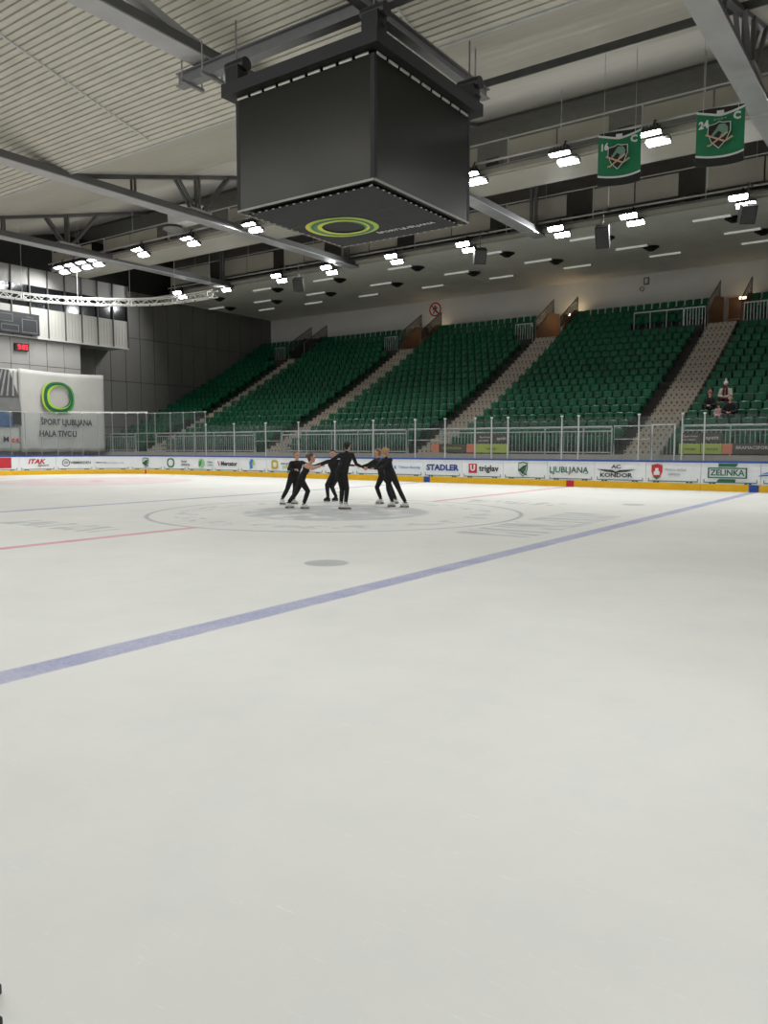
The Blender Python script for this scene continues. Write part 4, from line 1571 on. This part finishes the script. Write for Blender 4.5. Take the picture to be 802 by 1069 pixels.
def hand(prims, wrist, elbow, mat, grip, k=1.0):
    """palm, four unequal bent fingers and a thumb; grip = direction the fingers curl towards"""
    d = (wrist-elbow).normalized()
    g = (grip-d*grip.dot(d)).normalized()
    sd = d.cross(g)
    palm = wrist+d*.075*k
    prims.append((wrist, palm, .027*k, .032*k, mat, (g, .75)))
    for i, ln in enumerate((.062, .072, .068, .052)):
        o = palm+sd*((i-1.5)*.017*k)
        a = o+(d*.8+g*.4)*ln*.55*k
        b = a+(d*.25+g*.9)*ln*.5*k
        prims.append((o, a, .0095*k, .009*k, mat))
        prims.append((a, b, .009*k, .0075*k, mat))
    o = wrist+d*.03*k+sd*.026*k
    a = o+(sd*.7+d*.6+g*.3)*.035*k
    prims.append((o, a, .011*k, .010*k, mat))
    prims.append((a, a+(d*.6+g*.7)*.03*k, .010*k, .008*k, mat))


def face_bits(prims, hd, f, k=1.0):
    f = f.normalized()
    sd = f.cross(Vector((0, 0, 1))).normalized()
    up_ = Vector((0, 0, 1))
    prims.append((hd+up_*.03*k, hd+up_*.03*k-f*.02*k, .083*k, .085*k, 0))
    prims.append((hd+f*.018*k-up_*.055*k, hd+f*.03*k-up_*.07*k, .056*k, .044*k, 0))
    prims.append((hd+f*.083*k+up_*.012*k, hd+f*.098*k-up_*.018*k, .009*k, .013*k, 0))      # nose
    prims.append((hd+f*.076*k-up_*.053*k-sd*.016*k, hd+f*.076*k-up_*.053*k+sd*.016*k, .008*k, .008*k, 0))   # lips
    for s in (-1, 1):
        prims.append((hd+sd*s*.083*k+up_*.015*k, hd+sd*s*.083*k-up_*.02*k, .014*k, .010*k, 0))   # ears
        prims.append((hd+f*.07*k+sd*s*.02*k+up_*.03*k, hd+f*.064*k+sd*s*.045*k+up_*.032*k, .010*k, .008*k, 0))  # brows


def eyes(root, hd, f, k=1.0):
    f = f.normalized()
    sd = f.cross(Vector((0, 0, 1))).normalized()
    for s in (-1, 1):
        c = hd+f*.079*k+sd*s*.031*k+Vector((0, 0, .012*k))
        v, fc = capsule(c-sd*.008*k, c+sd*.008*k, .007*k, .007*k, 8)
        MB().add(v, fc).build('eye', M('eye_dark', (40, 32, 28), .3), root, True)


def hair(root, hd, f, mat, k=1.0, bun=True, tail=False):
    f = f.normalized()
    up_ = Vector((0, 0, 1))
    pr = [(hd+up_*.045*k-f*.012*k, hd+up_*.03*k-f*.03*k, .093*k, .092*k, 0), (hd-f*.045*k-up_*.02*k, hd-f*.05*k-up_*.06*k, .062*k, .045*k, 0)]
    if bun:
        pr.append((hd-f*.105*k+up_*.06*k, hd-f*.125*k+up_*.065*k, .044*k, .04*k, 0))
    if tail:
        pr += [(hd-f*.1*k+up_*.04*k, hd-f*.16*k, .03*k, .028*k, 0), (hd-f*.16*k, hd-f*.17*k-up_*.14*k, .028*k, .012*k, 0)]
    # keep the face clear: cut back by starting behind the brow
    pr = [(a-f*.014*k, b-f*.014*k, r0, r1, m) for a, b, r0, r1, m in pr]
    return fuse('hair', pr, [mat], root, .012*k, 3)


def skate(root, ankle, toe, mat):
    toe = Vector((toe.x, toe.y, 0)).normalized()
    z = Vector((0, 0, 1))
    g = Vector((ankle.x, ankle.y, 0))
    heel = g-toe*.05+z*.07
    tip = g+toe*.135+z*.065
    pr = [(g+z*.08, ankle+z*.05, .044, .047, 0), (heel, g+toe*.05+z*.074, .036, .038, 0), (g+toe*.04+z*.072, tip, .038, .028, 0), (g+toe*.02+z*.12, g+toe*.075+z*.09, .034, .03, 0)]
    b = fuse('skate_boot', pr, [mat], root, .011, 3)
    sd = toe.cross(z)
    m = MB()
    m.bar(heel-toe*.03-z*.043, heel+toe*.05-z*.043, .05, .026)
    m.bar(g+toe*.05+z*.034, tip-z*.034, .05, .014)
    s = m.build('sole', M('sole_brown', (96, 78, 62), .6) if mat is BOOTW else BOOTK, b)
    m = MB().bar(g-toe*.09+z*.012, g+toe*.17+z*.012, .008, .022)
    for q in (-.05, .02, .1):
        m.bar(g+toe*q+z*.012, g+toe*q+z*.04, .012, .02)
    m.build('blade', BLADE, b)
    m = MB()
    for q in range(4):
        c = g+toe*(.045-.012*q)+z*(.115+.028*q)
        m.bar(c-sd*.025+toe*.035, c+sd*.025+toe*.035, .008, .008)
    m.build('laces', GREY(150) if mat is BOOTW else GREY(60), b)


def skater(B, label, J, face, haircol, boot=BOOTW, bare=False, bun=True, tail=False, toes=None, k=1.0):
    root = thing('person', (B[0], B[1], 0), label, 'person', None)
    P = {n: S_AX*v[0]+D_AX*v[1]+Vector((0, 0, v[2])) for n, v in J.items()}
    f = (S_AX*face[0]+D_AX*face[1]).normalized()
    pr = []
    arm = 0 if bare else 1
    face_bits(pr, P['head'], f, k)
    nk = P['neck']
    pr.append((nk, P['head']-Vector((0, 0, .06)), .048, .046, 0))
    pr.append((nk-Vector((0, 0, .05)), nk, .06, .05, 0 if bare else 1))
    sl, sr = P['shl'], P['shr']
    ch = (sl+sr)/2-Vector((0, 0, .1))
    up_ax = (P['neck']-P['waist']).normalized()
    fwd = up_ax.cross(sr-sl).normalized()
    pr.append((sl, sr, .056, .056, arm))
    cl = ch+(sl-ch)*.45
    cr = ch+(sr-ch)*.45
    ax = (sr-sl).normalized()
    for s in (-1, 1):
        pr.append((ch+ax*s*.065, P['waist']+ax*s*.055, .094, .084, 1))
        pr.append((P['waist']+ax*s*.055, P['pelvis']+ax*s*.07, .084, .106, 1))
    pr.append((cl, cr, .095, .095, 1))
    for s in 'lr':
        sh, el, ha, hi, kn, an = (P[q+s] for q in ('sh', 'el', 'ha', 'hip', 'kn', 'an'))
        pr.append((sh, el, .054, .044, arm))
        pr.append((el, ha, .044, .028, arm))
        hand(pr, ha, el, 0, Vector((0, 0, -1)) if abs((ha-el).normalized().z) < .8 else f, k)
        pr.append((hi, kn, .1, .066, 1))
        mid = kn+(an-kn)*.35
        pr.append((kn, mid, .064, .063, 1))
        pr.append((mid, an+Vector((0, 0, .03)), .063, .048, 1))
        pr.append((P['pelvis'], hi, .1, .096, 1))
    fuse('body', pr, [SKIN, CLOTH], root, .0105, 3)
    eyes(root, P['head'], f, k)
    hair(root, P['head'], f, haircol, k, bun, tail)
    for i, s in enumerate('lr'):
        t = S_AX*toes[i][0]+D_AX*toes[i][1]
        skate(root, P['an'+s], t, boot)
    if not bare:
        pass
    return root


HB = M('hair_brown', (92, 68, 50), .6, var=.2, scale=30)
HL = M('hair_blond', (186, 148, 100), .6, var=.2, scale=30)
HD = M('hair_dark', (34, 28, 26), .55, var=.2, scale=30)
HM = M('hair_lightbrown', (140, 104, 74), .6, var=.2, scale=30)

# the six skaters turning in a ring, hands joined (local: across, depth, height)
skater((-2.75, 1.2), 'skater in black with brown hair at the ring edge facing the end wall banner', dict(
    head=(.30, 0, 1.36), neck=(.29, .02, 1.22), shl=(.15, -.06, 1.16), shr=(.44, .08, 1.17), waist=(.25, .02, .93), pelvis=(.21, .02, .80),
    ell=(.09, -.2, .98), hal=(.28, -.34, .98), elr=(.62, .2, 1.08), har=(.80, .38, 1.06), hipl=(.15, -.03, .78), hipr=(.26, .06, .78),
    knl=(.03, -.05, .44), anl=(-.12, -.08, .13), knr=(.23, .06, .44), anr=(.17, .12, .10)), (.55, -.85), HM, toes=((.7, -.6), (.8, -.4)))
skater((-1.53, .22), 'skater in a sleeveless black top with bare shoulders', dict(
    head=(.43, 0, 1.31), neck=(.36, 0, 1.17), shl=(.26, .13, 1.12), shr=(.29, -.14, 1.11), waist=(.21, 0, .90), pelvis=(.15, 0, .77),
    ell=(.45, .30, 1.06), hal=(.62, .42, 1.10), elr=(.44, -.2, 1.04), har=(.62, -.12, 1.10), hipl=(.14, .08, .75), hipr=(.14, -.08, .75),
    knl=(.0, .08, .42), anl=(-.21, .1, .12), knr=(.32, -.06, .46), anr=(.21, -.1, .10)), (1, -.15), HB, bare=True, toes=((.9, 0), (1, -.15)))
skater((-2.46, 2.82), 'skater in black with black skate boots facing the others', dict(
    head=(.05, -.03, 1.39), neck=(.06, 0, 1.25), shl=(-.10, .0, 1.18), shr=(.22, .0, 1.19), waist=(.10, .03, .97), pelvis=(.15, .06, .85),
    ell=(-.32, -.1, 1.10), hal=(-.50, -.25, 1.05), elr=(.46, -.12, 1.08), har=(.70, -.2, 1.06), hipl=(.08, .05, .83), hipr=(.23, .05, .83),
    knl=(-.11, -.2, .50), anl=(-.10, .02, .12), knr=(.03, -.16, .44), anr=(.13, .08, .12)), (-.1, -1), HD, boot=BOOTK, toes=((-.7, -.6), (-.6, -.6)))
skater((-.3, .8), 'tall skater in black with dark tied hair and back turned', dict(
    head=(.02, .03, 1.63), neck=(.0, .0, 1.48), shl=(-.17, -.02, 1.40), shr=(.14, .03, 1.41), waist=(-.07, -.02, 1.12), pelvis=(-.13, 0, .97),
    ell=(-.42, .0, 1.24), hal=(-.66, -.06, 1.14), elr=(.24, .15, 1.16), har=(.42, .34, 1.07), hipl=(-.20, .03, .94), hipr=(-.08, .0, .94),
    knl=(-.13, .12, .53), anl=(-.15, .05, .13), knr=(.0, .05, .54), anr=(-.03, -.03, .13)), (.35, 1), HD, toes=((.6, -.5), (.9, -.35)))
skater((-.55, 3.0), 'skater in black with light brown hair, half hidden by the blond skater', dict(
    head=(-.31, -.02, 1.43), neck=(-.28, 0, 1.29), shl=(-.37, -.12, 1.22), shr=(-.22, .13, 1.23), waist=(-.19, 0, .99), pelvis=(-.14, .02, .85),
    ell=(-.55, -.15, 1.11), hal=(-.74, -.12, 1.06), elr=(-.42, .3, 1.08), har=(-.62, .38, 1.04), hipl=(-.15, -.06, .82), hipr=(-.11, .08, .82),
    knl=(-.31, -.08, .47), anl=(-.20, -.06, .12), knr=(.09, .06, .43), anr=(.22, .06, .10)), (-1, -.3), HM, toes=((-1, -.2), (-.9, -.2)))
skater((.4, 2.17), 'skater in black with blond tied hair leaning back on straight legs', dict(
    head=(-.40, .05, 1.46), neck=(-.36, .03, 1.32), shl=(-.42, .1, 1.25), shr=(-.23, -.1, 1.26), waist=(-.28, 0, 1.03), pelvis=(-.24, 0, .88),
    ell=(-.62, .05, 1.05), hal=(-.84, -.0, 1.05), elr=(-.45, -.17, 1.03), har=(-.66, -.12, 1.03), hipl=(-.28, .06, .86), hipr=(-.18, -.07, .86),
    knl=(-.29, .05, .48), anl=(-.18, .06, .12), knr=(-.01, -.06, .49), anr=(.17, -.1, .10)), (-.75, .6), HL, toes=((-.7, -.3), (-.9, .1)))


# ---- spectators, seated in the stand
def spectator(x, row, label, coat, legs, hat=None, hatmat=None, k=1.0, hood=False, lap=None):
    y, z = rowY[row], rowZ[row]
    root = thing('person', (x, y-.1, z+.02), label, 'person')
    V_ = Vector
    hd = V_((0, -.10, .42+.72*k))
    f = V_((.15, -1, -.1))
    pr = []
    face_bits(pr, hd, f, k)
    pr.append((V_((0, -.08, .42+.55*k)), hd-V_((0, 0, .05)), .05*k, .048*k, 0))
    for s in (-1, 1):
        pr.append((V_((s*.08*k, -.08, .42+.47*k)), V_((s*.08*k, -.06, .46)), .115*k, .125*k, 1))
        sh = V_((s*.19*k, -.08, .42+.5*k))
        el = V_((s*.25*k, -.18*k, .42+.24*k))
        ha = V_((s*.07*k, -.36*k, .42+.2*k))
        pr.append((sh, el, .065*k, .058*k, 1))
        pr.append((el, ha, .055*k, .042*k, 1))
        hand(pr, ha, el, 0, V_((0, 0, -1)), k)
        hip = V_((s*.09*k, -.1, .49))
        kn = V_((s*.11*k, -.1-.42*k, .50))
        an = V_((s*.11*k, -.1-.42*k+.03, .50-.40*k))
        pr.append((hip, kn, .088*k, .066*k, 2))
        pr.append((kn, an, .062*k, .045*k, 2))
        pr.append((an, an+V_((0, -.14*k, -.02)), .045*k, .04*k, 3))
    fuse('body', pr, [SKIN, coat, legs, BLK], root, .014, 3)
    eyes(root, hd, f, k)
    if hat:
        hp = [(hd+V_((0, .01, .05*k)), hd+V_((0, .02, .08*k)), .1*k, .09*k, 0), (hd+V_((0, .01, .10*k)), hd+V_((0, .02, .16*k)), .07*k, .045*k, 0)]
        h_ = fuse('knit_hat', hp, [hatmat], root, .014, 2)
        if hat == 'pom':
            MB().add(*capsule(hd+V_((0, .02, .21*k)), hd+V_((0, .02, .22*k)), .042*k, .042*k)).build('pompom', hatmat, root, True)
    else:
        hair(root, hd, f, HD, k, False, False)
    return root


NAVYC = M('coat_dark', (26, 26, 30), .8, var=.15)
PINKC = M('coat_pink', (190, 156, 156), .8, var=.12, scale=14)
CREAM = M('coat_cream', (196, 188, 178), .8, var=.08)
HATP = M('hat_pink', (176, 84, 92), .85, var=.1, scale=20)
HATW = M('hat_white', (214, 208, 200), .85, var=.05, scale=20)
DKRED = M('scarf_red', (96, 24, 36), .85, var=.1)
p1 = spectator(4.52, 5, 'spectator with white bobble hat and dark red scarf in the stand', CREAM, DKRED, 'pom', HATW)
m = MB().tube([(-.06, -.22, 1.02), (0, -.19, 1.06), (.06, -.22, 1.02), (.07, -.24, .62)], .04, 8)
m.tube([(-.06, -.22, 1.02), (-.07, -.24, .6)], .04, 8)
m.build('scarf', DKRED, p1, True)
spectator(4.08, 4, 'spectator in dark coat and pink hat seated with bent head', NAVYC, NAVYC, 'cap', HATP, .95)
spectator(5.05, 3, 'largest spectator in a bulky dark coat seated in the stand', NAVYC, NAVYC, None, None, 1.08)
spectator(4.62, 3, 'small child in a pale pink coat seated among the spectators', PINKC, PINKC, 'cap', DKRED, .68)


# ---- dark boots standing on the ice by the camera
def boot(x, y, ang, label):
    b = thing('rubber_boot', (x, y, 0), label, 'boot', None, None, ang)
    pr = [((0, -.12, .06), (0, .05, .06), .046, .05, 0), ((0, .04, .06), (0, .15, .052), .05, .044, 0), ((0, -.1, .1), (0, -.1, .28), .05, .058, 0), ((0, -.04, .12), (0, .06, .09), .05, .046, 0)]
    pr = [(Vector(a), Vector(c), r0, r1, i) for a, c, r0, r1, i in pr]
    fuse('upper', pr, [M('boot_rubber', (22, 22, 23), .9, var=.1, spec=.1)], b, .012, 3)
    MB().prism([(-.048, -.17), (.048, -.17), (.052, .05), (.05, .15), (.02, .195), (-.02, .195), (-.05, .15), (-.052, .05)], lambda u, v, t: (u, v, t), 0, .026).build('sole', BLK, b)
    MB().tube([(-.055, -.1, .33), (.0, -.155, .33), (.055, -.1, .33), (0, -.045, .33)], .012, 6, closed=True).build('cuff', BLK, b)
    return b


boot(9.767, -14.066, -.955, 'black rubber boot on the ice, the one of the pair closer to the skaters')
boot(9.900, -14.136, -.955, 'black rubber boot on the ice, the one of the pair farther from the skaters')
